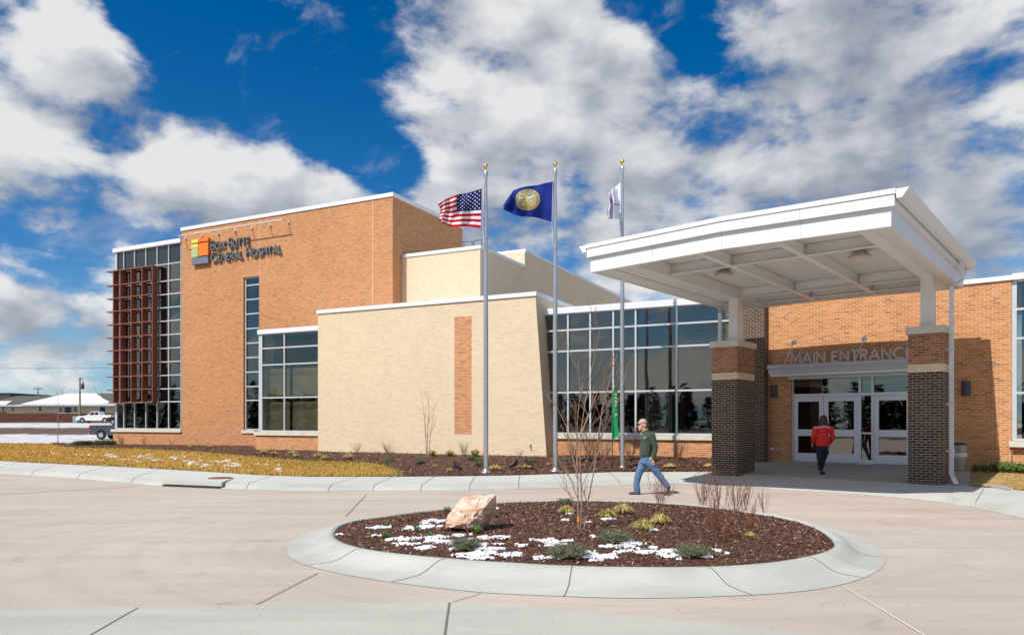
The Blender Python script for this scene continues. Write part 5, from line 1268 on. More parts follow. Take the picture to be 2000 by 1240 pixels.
for i, (x, y, s, lab) in enumerate([(753,1029,.9,'green sprout in snow near the left island tip'),(781,1018,.8,'green sprout left of the boulder, towards the far edge'),(752,1051,1.0,'green sprout at the left end of the snow streaks'),(814,1037,.9,'green sprout standing in a snow patch left of the boulder'),(873,1000,1.1,'green sprout at the upper left foot of the boulder'),(932,1041,1.2,'green sprout at the right foot of the boulder'),(839,1048,.8,'green sprout by the snow streak below the boulder'),(969,1009,.7,'tiny green sprout right of the boulder'),(990,1003,.6,'tiny yellow green sprout behind the boulder shadow'),(1060,997,.6,'tiny sprout between boulder and young tree')]):
    place(tg[0], on_isl(x, y), i * .9, s, lab, 'sprout', 'green sprouts on the island')
jn = [juniper('low_juniper', .34, .42, 330, NEEDLE, 61), juniper('low_juniper', .36, .40, 280, NEEDLE, 62)]
for i, (x, y, s, lab) in enumerate([(908,1072,.72,'flat juniper among the snow streaks below the boulder'),(1111,1089,.85,'grey green juniper beside the thickest snow patch'),(1202,1059,.8,'round grey green juniper with snow on its right side'),(1350,1086,.72,'small green juniper at the right end of the snow patches'),(1103,985,.6,'dark green juniper behind the yellow tuft by the tree')]):
    place(jn[i % 2], on_isl(x, y) - N(0, 0, .01), i * 1.3, s * .88, lab, 'juniper', 'low junipers on the island')
GJ = 'green plants in the bed along the building'
JB = [plain('olive juniper ' + n, c, .85, var=.2) for n, c in (('dark', (.05, .07, .02)), ('mid', (.12, .14, .03)), ('light', (.20, .20, .06)))]
jb = juniper('spreading_juniper', 1.0, .55, 420, JB, 63)
for i, (x, y, s, lab) in enumerate([(163,869,.62,'olive green spreading juniper at the tip of the mulch bed'),(204,869,.68,'olive green spreading juniper in front of the grey pickup')]):
    place(jb, on_bed(x, y), i, s, lab, 'juniper', GJ)
gt = [tuft('green_tuft', .28, .28, 130, [STRAWB[0], GREENB[0], STRAWB[1]], 71, .5, None, .012), tuft('green_tuft', .30, .16, 150, [GREENB[2], GREENB[1], GREENB[2]], 72, .8, None, .012), tuft('green_tuft', .28, .16, 120, [STRAWB[1], STRAWB[1], STRAWB[0]], 73, .7, None, .012)]
for i, (x, y, s, k, lab) in enumerate([(370,873,.8,2,'pale dry tuft right of the glass tower base'),(411,873,.8,2,'pale dry tuft below the block logo side of the wall'),(515,887,1.2,0,'first yellow green tuft in front of the bay window'),(535,889,.9,0,'second yellow green tuft in front of the bay window'),(572,890,1.2,0,'third yellow green tuft, right half of the bay window'),(577,895,1.0,0,'tuft at the lawn edge below the bay window'),(622,895,1.1,0,'yellow green tuft at the left end of the cream wall'),(635,898,1.0,0,'yellow green tuft close to the lawn by the cream wall'),(682,897,1.2,0,'yellow green tuft left of the two pale shrubs'),(760,902,1.2,1,'blue green flat plant left of the sapling'),(821,904,1.2,1,'blue green flat plant below the sapling'),(844,890,1.2,0,'yellow green tuft just right of the sapling'),(879,891,1.2,0,'yellow green tuft left of the orange brick panel'),(928,890,1.3,0,'yellow green tuft left of the first flagpole'),(920,897,1.1,1,'blue green flat plant behind the first flagpole base'),(936,908,1.1,1,'dark green flat plant close to the first flagpole'),(967,917,1.3,2,'straw coloured clump right of the first flagpole base'),(1030,915,1.4,2,'straw coloured clump between spotlight and middle flagpole'),(1040,902,1.0,1,'dark green plant behind the spotlights'),(1074,909,.8,2,'small straw clump left of the middle flagpole base'),(1105,900,1.2,1,'dark green flat plant right of the middle flagpole'),(1308,913,1.2,2,'straw coloured clump right of the third flagpole'),(1384,912,1.1,2,'straw coloured clump beside the left brick pier'),(850,912,.5,0,'tiny sprout at the lawn side of the first spotlight'),(879,921,.6,0,'tiny sprout near the sidewalk by the first spotlight')]):
    place(gt[k], on_bed(x, y), i * .8, s * .85, lab, 'plant', GJ)
# plants along the right wall
def on_plane(x, y, z): return G(x, y, z)
gw = tuft('wall_grass', .26, .42, 150, [GREENB[0], GREENB[1], GREENB[1]], 81, .35, None, .012)
for i, x in enumerate((1906, 1921, 1937, 1951, 1965, 1979, 1993, 2008)):
    lab = ['first green clump from the trash bin along the right wall', 'second green clump from the trash bin', 'third green clump, in the shadow edge', 'fourth green clump, just inside the sunlight', 'fifth green clump along the right wall', 'sixth green clump, under the window sill corner', 'green clump at the photo edge under the right window', 'green clump under the right window, cut by the photo edge'][i]
    k = 1 if i > 2 else .7
    vv = EV - .45; place(gw, B.P(B.uat(x, vv), vv, .34), i * 1.1, (k, k, k * random.uniform(.7, 1)), lab, 'plant', 'green clumps along the right wall')
mb = MB(); random.seed(3)
for _ in range(7000):
    x = random.uniform(1896, 2150); f_, b_ = col_sb(x), straw_back(x); t_ = random.random() ** 1.4; p = f_ * (1 - t_) + b_ * t_ + N(0, 0, .02); a = random.uniform(0, 6.283); d = N(math.cos(a), math.sin(a), random.uniform(-.1, .3)) * random.uniform(.03, .09); s_ = N(-math.sin(a), math.cos(a), 0) * .004
    mb.cm = random.choice((0, 1, 1, 2)); mb.face([p - d - s_, p + d - s_, p + d + s_, p - d + s_])
tag(mb.build('straw', [GRM[0], GRM[1], GRM[2]], origin=(0, 0, 0)), 'loose straw covering the bed right of the brick pier', 'straw', kind='stuff')

# ------------------------------------------------------------------ people
def hull_sphere(bm, spheres, n1=10, n2=7):
    vs = []
    for c, r in spheres:
        rr = r if hasattr(r, '__len__') else (r, r, r)
        for i in range(n2 + 1):
            th = math.pi * i / n2
            for k in range(n1):
                ph = 2 * math.pi * k / n1; vs.append(bm.verts.new((c[0] + rr[0] * math.sin(th) * math.cos(ph), c[1] + rr[1] * math.sin(th) * math.sin(ph), c[2] + rr[2] * math.cos(th))))
                if i in (0, n2): break
    res = bmesh.ops.convex_hull(bm, input=vs)
    kill = [g_ for g_ in res['geom_interior'] if isinstance(g_, bmesh.types.BMVert)] + [g_ for g_ in res['geom_unused'] if isinstance(g_, bmesh.types.BMVert)]
    bmesh.ops.delete(bm, geom=list(set(kill)), context='VERTS')
def organic(name, hulls, mat, parent, voxel=.012, smooth=6):
    """hulls: list of lists of (centre, radius); all merged into one continuous surface"""
    bm = bmesh.new()
    for h in hulls:
        b2 = bmesh.new(); hull_sphere(b2, h); tmp = bpy.data.meshes.new('t'); b2.to_mesh(tmp); b2.free(); bm.from_mesh(tmp); bpy.data.meshes.remove(tmp)
    me = bpy.data.meshes.new(name + '_src'); bm.to_mesh(me); bm.free(); ob = bpy.data.objects.new(name + '_src', me); COL.objects.link(ob)
    md = ob.modifiers.new('r', 'REMESH'); md.mode = 'VOXEL'; md.voxel_size = voxel; ms = ob.modifiers.new('s', 'SMOOTH'); ms.factor = .5; ms.iterations = smooth
    dg = bpy.context.evaluated_depsgraph_get(); ev = ob.evaluated_get(dg); me2 = bpy.data.meshes.new_from_object(ev); bpy.data.objects.remove(ob); bpy.data.meshes.remove(me)
    me2.name = name; loc = Vector(wloc(parent)); me2.transform(Matrix.Translation(-loc)); me2.materials.clear(); me2.materials.append(mat)
    me2.polygons.foreach_set('use_smooth', [True] * len(me2.polygons)); o = bpy.data.objects.new(name, me2); COL.objects.link(o); o.parent = parent; return o
SKIN = plain('skin', (.56, .30, .22), .55, var=.08, scale=20)
def limb(pts, rs): return [[(pts[i], rs[i]), (pts[i + 1], rs[i + 1])] for i in range(len(pts) - 1)]
# man: coordinates read off the photo (5.6375 px per px, corner 1180/780)
Ym = 17.75
def mp(zx, zy, dY=0.0): q_ = D(1180 + zx / 5.6375, 780 + zy / 5.6375, Ym); return N(q_[0], q_[1] + dY, q_[2])
man = thing('person', N(mp(440, 900)[0], Ym, 0), 'man in a tan cap, dark green jacket and blue jeans walking left across the driveway', 'person')
hd_ = mp(425, 285); S = 1 / (5.6375 * F / Ym)          # metres per zoomed px
body = [[(hd_ + N(.01, 0, .03), (.098, .078, .10))], [(hd_ + N(-.045, 0, -.055), (.058, .055, .065))], [(mp(372, 298), (.02, .017, .022)), (mp(388, 285), (.02, .02, .03))], [(mp(392, 335), (.03, .035, .025))],
        [(hd_ + N(.035, -.078, -.02), (.020, .014, .034))], [(hd_ + N(.035, .078, -.02), (.020, .014, .034))], [(mp(383, 322), (.02, .028, .012))],
        [(mp(440, 320), .058), (mp(470, 380), .065)], [(mp(475, 410), (.09, .15, .05)), (mp(460, 600), (.10, .14, .10))]]
for sgn, sh_, el, wr in ((-1, mp(505, 385), mp(540, 520), mp(524, 650)), (1, mp(480, 385), mp(470, 520), mp(440, 630))):
    o_ = N(0, .19 * sgn, 0); body += limb([sh_ + o_, el + o_ * 1.15, wr + o_ * 1.1], [.055, .042, .03])
    hw = wr + o_ * 1.1; body += [[(hw + N(0, 0, -.03), (.032, .018, .035)), (hw + N(-.005, 0, -.075), (.036, .017, .03))]]
    for k, (fx, fl) in enumerate(((-.030, .052), (-.010, .062), (.010, .058), (.028, .046))):
        a = hw + N(fx, 0, -.095); b = a + N(.006, .004, -fl * .6); c = b + N(.016, .008, -fl * .4); body += limb([a, b, c], [.0095, .009, .008])
    a = hw + N(-.035, -.012, -.055); body += limb([a, a + N(-.018, -.006, -.03), a + N(-.014, -.006, -.058)], [.011, .010, .009])
body += limb([mp(450, 660, .09), mp(380, 830, .09), mp(365, 1010, .09)], [.08, .05, .035]) + limb([mp(500, 660, -.09), mp(592, 835, -.09), mp(688, 950, -.09)], [.08, .05, .035])
organic('body', body, SKIN, man, .009, 4)
GREEN = plain('dark green jacket', (.035, .062, .035), .8, var=.25, scale=8, bump=.4, sheen=.1)
jk = [[(mp(450, 352), (.062, .070, .02)), (mp(470, 372), (.10, .13, .04))], [(mp(458, 362), (.085, .10, .05)), (mp(478, 420), (.15, .21, .09))], [(mp(478, 420), (.15, .21, .09)), (mp(465, 540), (.165, .195, .12))], [(mp(465, 540), (.165, .195, .12)), (mp(450, 600), (.145, .19, .08))], [(mp(450, 610), (.130, .180, .045)), (mp(448, 625), (.125, .175, .03))]]
for sgn, sh_, el, wr in ((-1, mp(510, 390), mp(545, 520), mp(528, 640)), (1, mp(485, 390), mp(475, 520), mp(448, 615))):
    o_ = N(0, .19 * sgn, 0); jk += limb([sh_ + o_, el + o_ * 1.15, wr + o_ * 1.1], [.082, .068, .052])
    for f in (.25, .45, .62, .8): p = el * (1 - f) + wr * f + o_ * 1.13; jk += [[(p, (.066 - .012 * f, .066 - .012 * f, .015))]]
organic('jacket', jk, GREEN, man, .011, 4)
ck = [mp(400, 372, 0), mp(418, 352, -.055), mp(448, 338, -.078), mp(474, 326, -.045), mp(478, 324, .045), mp(448, 338, .078), mp(418, 352, .055)]
organic('collar', [[(ck[k], .016), (ck[(k + 1) % 7], .016)] for k in (1, 2, 3, 4, 5)] + [[(ck[0] + N(0, -.02, 0), .012), (ck[1], .014)], [(mp(398, 395, -.03), .010), (ck[0] + N(0, -.02, 0), .012)]], plain('tan collar', (.40, .25, .10), .8), man, .007, 2)
organic('shirt', [[(mp(415, 378), (.03, .045, .045)), (mp(442, 352), (.045, .05, .025))]], plain('pale blue shirt', (.32, .45, .60), .8), man, .008, 2)
JEAN = plain('blue jeans', (.085, .185, .34), .85, var=.45, scale=7, bump=1.0)
jn_ = [[(mp(462, 628), (.135, .17, .06)), (mp(462, 690), (.14, .17, .08))]] + limb([mp(445, 690, .08), mp(385, 830, .09), mp(362, 930, .09), mp(368, 1015, .09)], [.115, .088, .078, .078]) + limb([mp(495, 690, -.08), mp(590, 820, -.09), mp(640, 890, -.09), mp(690, 945, -.09)], [.115, .085, .074, .068])
for f, z_ in ((0, 965), (1, 985), (2, 1002)): jn_ += [[(mp(366 + f * 2, z_, .09), (.088, .082, .014))]]
organic('jeans', jn_, JEAN, man, .011, 4)
SHOE = plain('brown shoes', (.085, .065, .048), .7, var=.2); SHOER = plain('red brown shoe', (.10, .035, .025), .7)
z0_ = N(0, 0, 0)
f1 = mp(365, 1030, .09); f1[2] = .05
organic('shoe', [[(f1 + N(.05, 0, .0), (.05, .045, .048)), (f1 + N(-.02, 0, .0), (.05, .045, .05))], [(f1 + N(-.02, 0, -.008), (.05, .045, .038)), (f1 + N(-.15, 0, -.018), (.05, .048, .030))]], SHOE, man, .008, 3)
f2 = mp(702, 962, -.09)
organic('shoe', [[(f2, (.05, .045, .05)), (f2 + N(-.035, 0, -.12), (.045, .045, .045))], [(f2 + N(-.035, 0, -.12), (.045, .045, .04)), (f2 + N(-.085, 0, -.17), (.05, .045, .028))]], SHOER, man, .008, 3)
CAPM = plain('tan cap', (.42, .35, .25), .85, var=.1)
organic('cap', [[(mp(425, 252), (.108, .09, .045)), (mp(428, 232), (.085, .07, .045))], [(mp(385, 262), (.05, .07, .010)), (mp(352, 262), (.045, .05, .008))]], CAPM, man, .008, 3)
organic('hair', [[(mp(452, 285, -.03), (.035, .045, .05)), (mp(452, 285, .03), (.035, .045, .05))]], plain('grey hair', (.22, .18, .15), .9), man, .008, 2)
c_ = MB(); e = mp(427, 415, -.205)
c_.lathe((0, 0, 0), [(.045, -.003), (.045, .003)], 16); V2 = [(e[0] + v[0], e[1] + v[2] - .012, e[2] + v[1] * .5) for v in c_.v]; c_.v = V2; c_.build('patch', plain('blue patch', (.16, .30, .52), .7), man)
# woman
Yw = 21.5
def wp(zx, zy, dY=0.0): q_ = D(1540 + zx / 7.75, 780 + zy / 7.75, Yw); return N(q_[0], q_[1] + dY, q_[2])
wz = B.V; zf = HC - (925.5 - HY) * Yw / F
wom = thing('person', N(wp(520, 900)[0], Yw, zf), 'woman in a red jacket and black trousers walking to the entrance doors, seen from behind', 'person')
fw = N(B.V[0], B.V[1], 0)
bd_ = [[(wp(528, 300), (.085, .095, .11))], [(wp(528, 350), .05), (wp(525, 400), .06)], [(wp(525, 430), (.17, .11, .06)), (wp(520, 560), (.15, .12, .1))], [(wp(520, 560), (.15, .12, .1)), (wp(510, 720), (.17, .14, .09))]]
for sx, sh_, el, wr in ((-1, wp(410, 430), wp(380, 560), wp(395, 650, .12)), (1, wp(640, 430), wp(670, 570), wp(655, 660, .12))):
    bd_ += limb([sh_, el, wr], [.05, .04, .03]); bd_ += [[(wr + N(0, .03, -.03), (.02, .035, .035)), (wr + N(0, .04, -.07), (.02, .034, .03))]]
    for k, fx in enumerate((-.028, -.009, .01, .027)):
        a = wr + N(0, .04 + fx, -.09); bd_ += limb([a, a + N(0, .006, -.035), a + N(0, .014, -.055)], [.009, .0085, .008])
    a = wr + N(0, .075, -.05); bd_ += limb([a, a + N(0, .02, -.03), a + N(0, .02, -.05)], [.010, .009, .008])
bd_ += limb([wp(470, 740), wp(480, 900), wp(488, 1075)], [.09, .06, .036]) + limb([wp(560, 740), wp(535, 900, .1), wp(528, 1060, .12)], [.09, .06, .036])
organic('body', bd_, SKIN, wom, .010, 4)
RED = plain('red jacket', (.80, .025, .02), .75, var=.15, scale=8, bump=.3)
jr = [[(wp(526, 395), (.09, .09, .04)), (wp(524, 440), (.19, .125, .06))], [(wp(524, 440), (.19, .125, .06)), (wp(518, 560), (.175, .135, .1))], [(wp(518, 560), (.175, .135, .1)), (wp(508, 690), (.20, .165, .045))]]
for sx, sh_, el, wr in ((-1, wp(412, 435), wp(378, 560), wp(392, 640, .1)), (1, wp(640, 435), wp(672, 570), wp(655, 650, .1))): jr += limb([sh_, el, wr], [.078, .068, .052])
organic('jacket', jr, RED, wom, .012, 4)
NAVY = plain('black trousers', (.012, .014, .025), .8, var=.2)
tr_ = [[(wp(508, 715), (.18, .15, .07)), (wp(508, 780), (.165, .14, .08))]] + limb([wp(475, 790), wp(480, 920), wp(486, 1050)], [.115, .088, .068]) + limb([wp(550, 790), wp(535, 920, .08), wp(525, 1030, .12)], [.115, .086, .066])
organic('trousers', tr_, NAVY, wom, .012, 4)
HAIR = plain('brown hair', (.075, .022, .012), .55, var=.3, scale=30, bump=.4)
organic('hair', [[(wp(530, 285), (.105, .105, .10)), (wp(525, 370), (.145, .085, .07))], [(wp(500, 370, -.03), (.10, .05, .06)), (wp(470, 405, -.05), (.05, .03, .03))], [(wp(550, 370, -.03), (.08, .05, .06)), (wp(575, 392, -.05), (.04, .03, .03))]], HAIR, wom, .010, 3)
BS = plain('black shoes', (.01, .01, .01), .5)
q_ = wp(498, 1118); q_[2] = zf + .035; organic('shoe', [[(q_ + N(-.02, -.03, 0), (.042, .05, .035)), (q_ + fw * .05 + N(.06, 0, -.005), (.045, .06, .028))]], BS, wom, .008, 3)
q_ = wp(535, 1095, .12); q_[2] = zf + .045; organic('shoe', [[(q_ + N(0, -.02, .01), (.04, .05, .035)), (q_ + fw * .11, (.042, .06, .026))]], BS, wom, .008, 3)
c_ = MB(); random.seed(9)
for i in range(26):
    f = i / 25; x = 372 + f * 258; y = 452 - 42 * math.sin(math.pi * (.12 + .76 * f)) ; yo = random.uniform(-6, 6); a = wp(x, y + yo, -.155 + .13 * abs(2 * f - 1) ** 2.2); h = .03; wd = .012
    sh2 = random.uniform(-.012, .012); c_.mesh([a + N(-wd, 0, -h), a + N(wd * .2, 0, -h), a + N(wd + sh2, .004, h), a + N(-wd * .3 + sh2, .004, h)], [(0, 1, 2, 3)])
c_.build('lettering', plain('white lettering', (.7, .55, .55), .7), wom)

# ------------------------------------------------------------------ pickups
TYRE = plain('tyre rubber', (.02, .02, .02), .85); RIM = plain('alloy rim', (.55, .56, .58), .3, .8); CARGL = plain('car glass', (.015, .02, .025), .06, var=.02)
def pickup(paint, loc, rotz, label):
    t_ = thing('pickup_truck', loc, label, 'pickup truck'); o = np.array(loc, float); ca, sa = math.cos(rotz), math.sin(rotz)
    def P_(x, y, z): return N(o[0] + x * ca - y * sa, o[1] + x * sa + y * ca, o[2] + z)
    L2, Wd = 2.95, 1.0
    def arch(cx): return [(cx + .47 * math.cos(R(a)), .45 + .47 * math.sin(R(a))) for a in range(180, -1, -20)]
    low = [(-L2, .45)] + arch(-1.85) + [(-1.2, .38), (1.35, .38)] + arch(1.9) + [(L2 - .05, .42), (L2, .62), (L2 - .03, .95), (L2 - .25, 1.10), (1.35, 1.20), (1.2, 1.25), (-.95, 1.25), (-1.0, 1.32), (-L2 + .02, 1.34), (-L2 - .02, .6)]
    mb = MB(); mb.prism([P_(x, -Wd, z) for x, z in low], P_(0, Wd, 0) - P_(0, -Wd, 0)); bo = mb.build('body', paint, t_)
    mb = MB()
    cab = [(1.25, 1.22), (.45, 1.88), (-.65, 1.92), (-.95, 1.22)]; a = [P_(x, -.93 if z < 1.5 else -.72, z) for x, z in cab]; b = [P_(x, .93 if z < 1.5 else .72, z) for x, z in cab]
    mb.mesh(a + b, [(0, 1, 2, 3), (7, 6, 5, 4), (0, 4, 5, 1), (1, 5, 6, 2), (2, 6, 7, 3)]); mb.build('cab', paint, t_)
    mb = MB()
    for s in (-1, 1):
        for wx in ([(.98, 1.30), (.42, 1.80), (-.05, 1.82), (-.05, 1.30)], [(-.12, 1.30), (-.12, 1.82), (-.60, 1.83), (-.78, 1.30)]):
            mb.mesh([P_(x, s * (.93 - .21 * (z - 1.22) / .68 + .012), z) for x, z in wx], [(0, 1, 2, 3)])
    mb.mesh([P_(1.22, -.84, 1.27), P_(1.22, .84, 1.27), P_(.50, .68, 1.85), P_(.50, -.68, 1.85)], [(0, 1, 2, 3)]); 
    mb.mesh([P_(x + .0, y, z) for x, y, z in ((1.235, -.84, 1.265), (1.235, .84, 1.265), (.49, .68, 1.87), (.49, -.68, 1.87))], [(0, 1, 2, 3)]); mb.build('cab_window', CARGL, t_)
    for cx in (-1.85, 1.9):
        for s in (-1, 1):
            mb = MB(); mb.tube(P_(cx, s * (Wd - .20), .40), P_(cx, s * (Wd + .02), .40), .40, n=22); wh = mb.build('wheel', TYRE, t_)
            mb = MB(); mb.tube(P_(cx, s * (Wd + .0), .40), P_(cx, s * (Wd + .035), .40), .25, .22, n=12); mb.build('rim', RIM, wh)
    for s in (-1, 1):
        mb = MB(); mb.mesh([P_(x, y, z) for x in (L2 - .12, L2 + .01) for y, z in ((s * .98, .78), (s * .70, .78), (s * .70, .98), (s * .98, .98))], [(0, 1, 2, 3), (4, 5, 6, 7), (0, 1, 5, 4), (3, 2, 6, 7), (0, 3, 7, 4)]); mb.build('headlight', plain('headlamp', (.7, .7, .7), .1), t_)
        mb = MB(); mb.mesh([P_(x, y, z) for x in (-L2 - .035, -L2 + .12) for y, z in ((s * 1.012, .85), (s * .86, .85), (s * .86, 1.22), (s * 1.012, 1.22))], [(0, 1, 2, 3), (4, 5, 6, 7), (0, 1, 5, 4), (3, 2, 6, 7), (0, 3, 7, 4)]); mb.build('tail_light', plain('red tail lamp', (.45, .01, .015), .2), t_)
    mb = MB(); mb.mesh([P_(x, y, z) for x in (L2 - .02, L2 + .07) for y, z in ((-.95, .45), (.95, .45), (.95, .62), (-.95, .62))], [(4, 5, 6, 7), (0, 1, 5, 4), (3, 2, 6, 7), (0, 3, 7, 4), (1, 2, 6, 5)]); mb.mesh([P_(x, y, z) for x in (-L2 - .12, -L2 + .02) for y, z in ((-.95, .45), (.95, .45), (.95, .62), (-.95, .62))], [(0, 1, 2, 3), (0, 1, 5, 4), (3, 2, 6, 7), (0, 3, 7, 4), (1, 2, 6, 5)]); mb.build('bumper', RIM, t_)
    return t_
wx = (155 - CX) / F * 122
pickup(plain('white car paint', (.80, .81, .82), .25, coat=.5, var=.02), (wx + 2.95, 122, 1.47), math.pi, 'white pickup truck parked by the brown fence')
pickup(plain('grey car paint', (.075, .085, .10), .3, .4, coat=.5, var=.04), ((186 - CX) / F * 70 + 2.95, 70, .06), 0, 'dark grey pickup truck half hidden behind the glass tower')
pickup(plain('dark blue car paint', (.02, .03, .05), .3, .3, coat=.5, var=.04), ((214 - CX) / F * 112 + 2.95, 112, 1.25), math.pi, 'dark blue pickup nose showing behind the white pickup bed')

# ------------------------------------------------------------------ house, fence, poles
def H_(x, Y): return (x - CX) / F * Y
SIDING = plain('beige siding', (.60, .52, .37), .8, scale=1); SHING = plain('grey green shingles', (.085, .09, .075), .9, var=.3, scale=4)
hs = thing('house', N(H_(130, 155), 155, 1.5), 'long beige ranch house with a snow covered hip roof beyond the fence', 'house')
x0, x1 = H_(44, 150), H_(262, 150); xw = H_(-60, 150)
c_ = MB(); c_.box(W0, x0, x1, 150, 166, 1.3, 5.05); c_.build('wall', SIDING, hs)
c_ = MB(); c_.box(W0, xw, x0 - .01, 153, 165, 1.3, 5.0); c_.build('wall', SIDING, hs)
ez, rz = 5.05, 7.75
def hip(mb, a, b, y0, y1, z0, z1, inset_l, inset_r):
    ym = (y0 + y1) / 2; p = [(a, y0, z0), (b, y0, z0), (b, y1, z0), (a, y1, z0), (a + inset_l, ym, z1), (b - inset_r, ym, z1)]
    mb.mesh(p, [(0, 1, 5, 4), (1, 2, 5), (2, 3, 4, 5), (3, 0, 4), (3, 2, 1, 0)])
c_ = MB(); hip(c_, x0 - .7, x1 + .7, 149.2, 167, ez, rz, 5.2, 8.0); hip(c_, xw - .5, x0 + 6, 152.3, 166, ez - .02, rz - .5, 4, 4); rf = c_.build('roof', SHING, hs)
c_ = MB(); c_.box(W0, x0 - .75, x1 + .75, 149.12, 149.24, ez - .16, ez + .03); c_.box(W0, xw, x0 - .8, 152.2, 152.32, ez - .18, ez + .02); c_.build('gutter', CAPW, rf)
c_ = MB(); random.seed(12)                 # snow lying on the front slope
n = 60; top = []; bot = []
def slope(x, f): return N(x, 149.2 + f * 8.9, ez + f * (rz - ez) + .06)
for i in range(n + 1):
    f = i / n; xa = x0 - .2 + f * (x1 - x0 + .2); lim = .97
    l = (xa - (x0 - .7)) / 5.2; r = ((x1 + .7) - xa) / 8.0; mx = max(.06, min(lim, l - .02, r - .05))
    if f > .47: mx = min(mx, max(.08, .97 - (f - .47) * 2.7 + .08 * mnoise.noise(Vector((f * 30, 0, 0)))))
    mn = .03 + .02 * abs(mnoise.noise(Vector((f * 50, 3, 0)))); top.append(slope(xa, max(mx, mn + .01))); bot.append(slope(xa, mn))
for i in range(n): c_.face([bot[i], bot[i + 1], top[i + 1], top[i]])
c_.build('snow', SNOW, rf, label='white snow covering most of the front slope'); c_ = MB()
for fa, fb in ((.02, .25),): c_.face([N(xw + 1, 152.4, ez + .1), N(H_(8, 152), 152.4, ez + .1), N(H_(20, 154), 154.6, ez + .95), N(xw + 3, 154.6, ez + .95)])
c_.build('snow', SNOW, rf)
DW = plain('dark house glass', (.03, .035, .035), .15)
for (xa, xb, ya, yb, k) in ((76,81,794,803,0),(126,132.5,795,806,0),(133.5,140,795,806,0),(116,122,795,806,1),(144.5,151,795,806,1),(195,200,795,804,0),(201,206,795,804,0),(5,8,794,804,0),(23.5,26.5,794,803,0)):
    Y_ = 149.93 if xa > 44 else 152.93
    c_ = MB(); za, zb_ = HC + (HY - yb) * Y_ / F, HC + (HY - ya) * Y_ / F; c_.box(W0, H_(xa, Y_) - .12, H_(xb, Y_) + .12, Y_ - .03, Y_ + .05, za - .1, zb_ + .1); wo_ = c_.build('window', CAPW, hs)
    c_ = MB(); c_.box(W0, H_(xa, Y_), H_(xb, Y_), Y_ - .05, Y_ - .02, za, zb_); c_.build('pane', DW if k == 0 else plain('green blind', (.16, .19, .13), .6), wo_)
c_ = MB(); fx0, fx1 = H_(-200, 143), H_(262, 143); n = int((fx1 - fx0) / .15); random.seed(4)
for i in range(n):
    a = fx0 + i * .15; c_.box(W0, a, a + .135, 143, 143.03, 1.42, 3.30 + random.uniform(-.02, .02) + (.25 if a < H_(13, 143) else 0), 'bk')
fe = thing('wooden_fence', N((fx0 + fx1) / 2, 143, 1.45), 'long reddish brown board fence in front of the house', 'fence'); c_.build('boards', plain('brown fence boards', (.115, .035, .018), .85, var=.35, scale=2), fe)
c_ = MB()
for i in range(int((fx1 - fx0) / 2.4)): a = fx0 + i * 2.4; c_.box(W0, a - .05, a + .05, 143.04, 143.14, 1.4, 3.42)
c_.build('post', plain('fence post', (.12, .05, .03), .85), fe)
WOODP = plain('weathered pole wood', (.30, .21, .13), .9, var=.2)
def upole(x, ytop, Y, zb_, lab, trans):
    p = N(H_(x, Y), Y, zb_); zt_ = HC + (HY - ytop) * Y / F; t_ = thing('utility_pole', p, lab, 'utility pole'); c_ = MB(); c_.tube(p, N(p[0], Y, zt_), .19, .13, 10); c_.build('pole', WOODP, t_)
    if trans:
        c_ = MB(); c_.lathe(N(p[0] + .55, Y - .1, HC + (HY - 760) * Y / F), [(.05, 0), (.26, .03), (.26, .85), (.2, .95), (.08, 1.0), (.06, 1.3)], 14); c_.build('transformer', DARKGREY, t_)
        c_ = MB(); c_.path([N(p[0] - .35, Y, zt_ - .15), N(p[0], Y, zt_ - .3), N(p[0] + .6, Y, zt_ - .2), N(p[0] + .65, Y, zt_ - 1.2)], .03, 5); c_.tube(N(p[0] + .3, Y, zt_ - .35), N(p[0] + .3, Y, zt_ - .05), .06, n=6); c_.build('bracket', DARKGREY, t_)
    else:
        c_ = MB(); c_.box(W0, p[0] - 1.05, p[0] + 1.05, Y - .06, Y + .06, zt_ - .45, zt_ - .25); c_.build('crossarm', WOODP, t_)
        c_ = MB()
        for k in (-.95, -.4, .4, .95): c_.tube(N(p[0] + k, Y, zt_ - .25), N(p[0] + k, Y, zt_ + .02), .05, n=6)
        c_.build('insulator', DARKGREY, t_)
upole(156, 737, 130, 1.4, 'wooden utility pole with a transformer by the green boxes', True); upole(74, 757, 185, 1.5, 'wooden utility pole with a crossarm behind the house roof', False)
c_ = MB(); pts = [N(-260 + i * 12, 150, 12.9 - .35 * math.sin(math.pi * i / 24)) for i in range(25)]; c_.path(pts, .035, 4); tag(c_.build('power_line', DARKGREY), 'thin dark power line crossing the sky over the house', 'power line')
for (xa, xb, ya, Yb_, col, lab) in ((142, 150.5, 812, 128, (.28, .38, .32), 'pale green utility cabinet left of the pole base'), (151, 157.5, 814, 127, (.02, .12, .06), 'dark green utility cabinet in front of the pole')):
    z1 = HC + (HY - ya) * Yb_ / F; t_ = thing('utility_cabinet', N(H_((xa + xb) / 2, Yb_), Yb_, 1.45), lab, 'utility cabinet')
    c_ = MB(); c_.box(W0, H_(xa, Yb_), H_(xb, Yb_), Yb_, Yb_ + .7, 1.45, z1 - .06); c_.build('body', plain(lab[:12], col, .6), t_)
    c_ = MB(); c_.box(W0, H_(xa, Yb_) - .03, H_(xb, Yb_) + .03, Yb_ - .03, Yb_ + .73, z1 - .058, z1); c_.build('lid', plain(lab[:12], col, .6), t_)
c_ = MB(); c_.box(W0, H_(-90, 230), H_(19.5, 230), 230, 250, 1.4, HC + 53 * 230 / F); bo = thing('shed_building', N(H_(-20, 230), 230, 1.5), 'dark flat roofed building at the photo edge behind the house', 'building'); c_.build('wall', plain('dark brown metal wall', (.06, .05, .05), .7), bo)
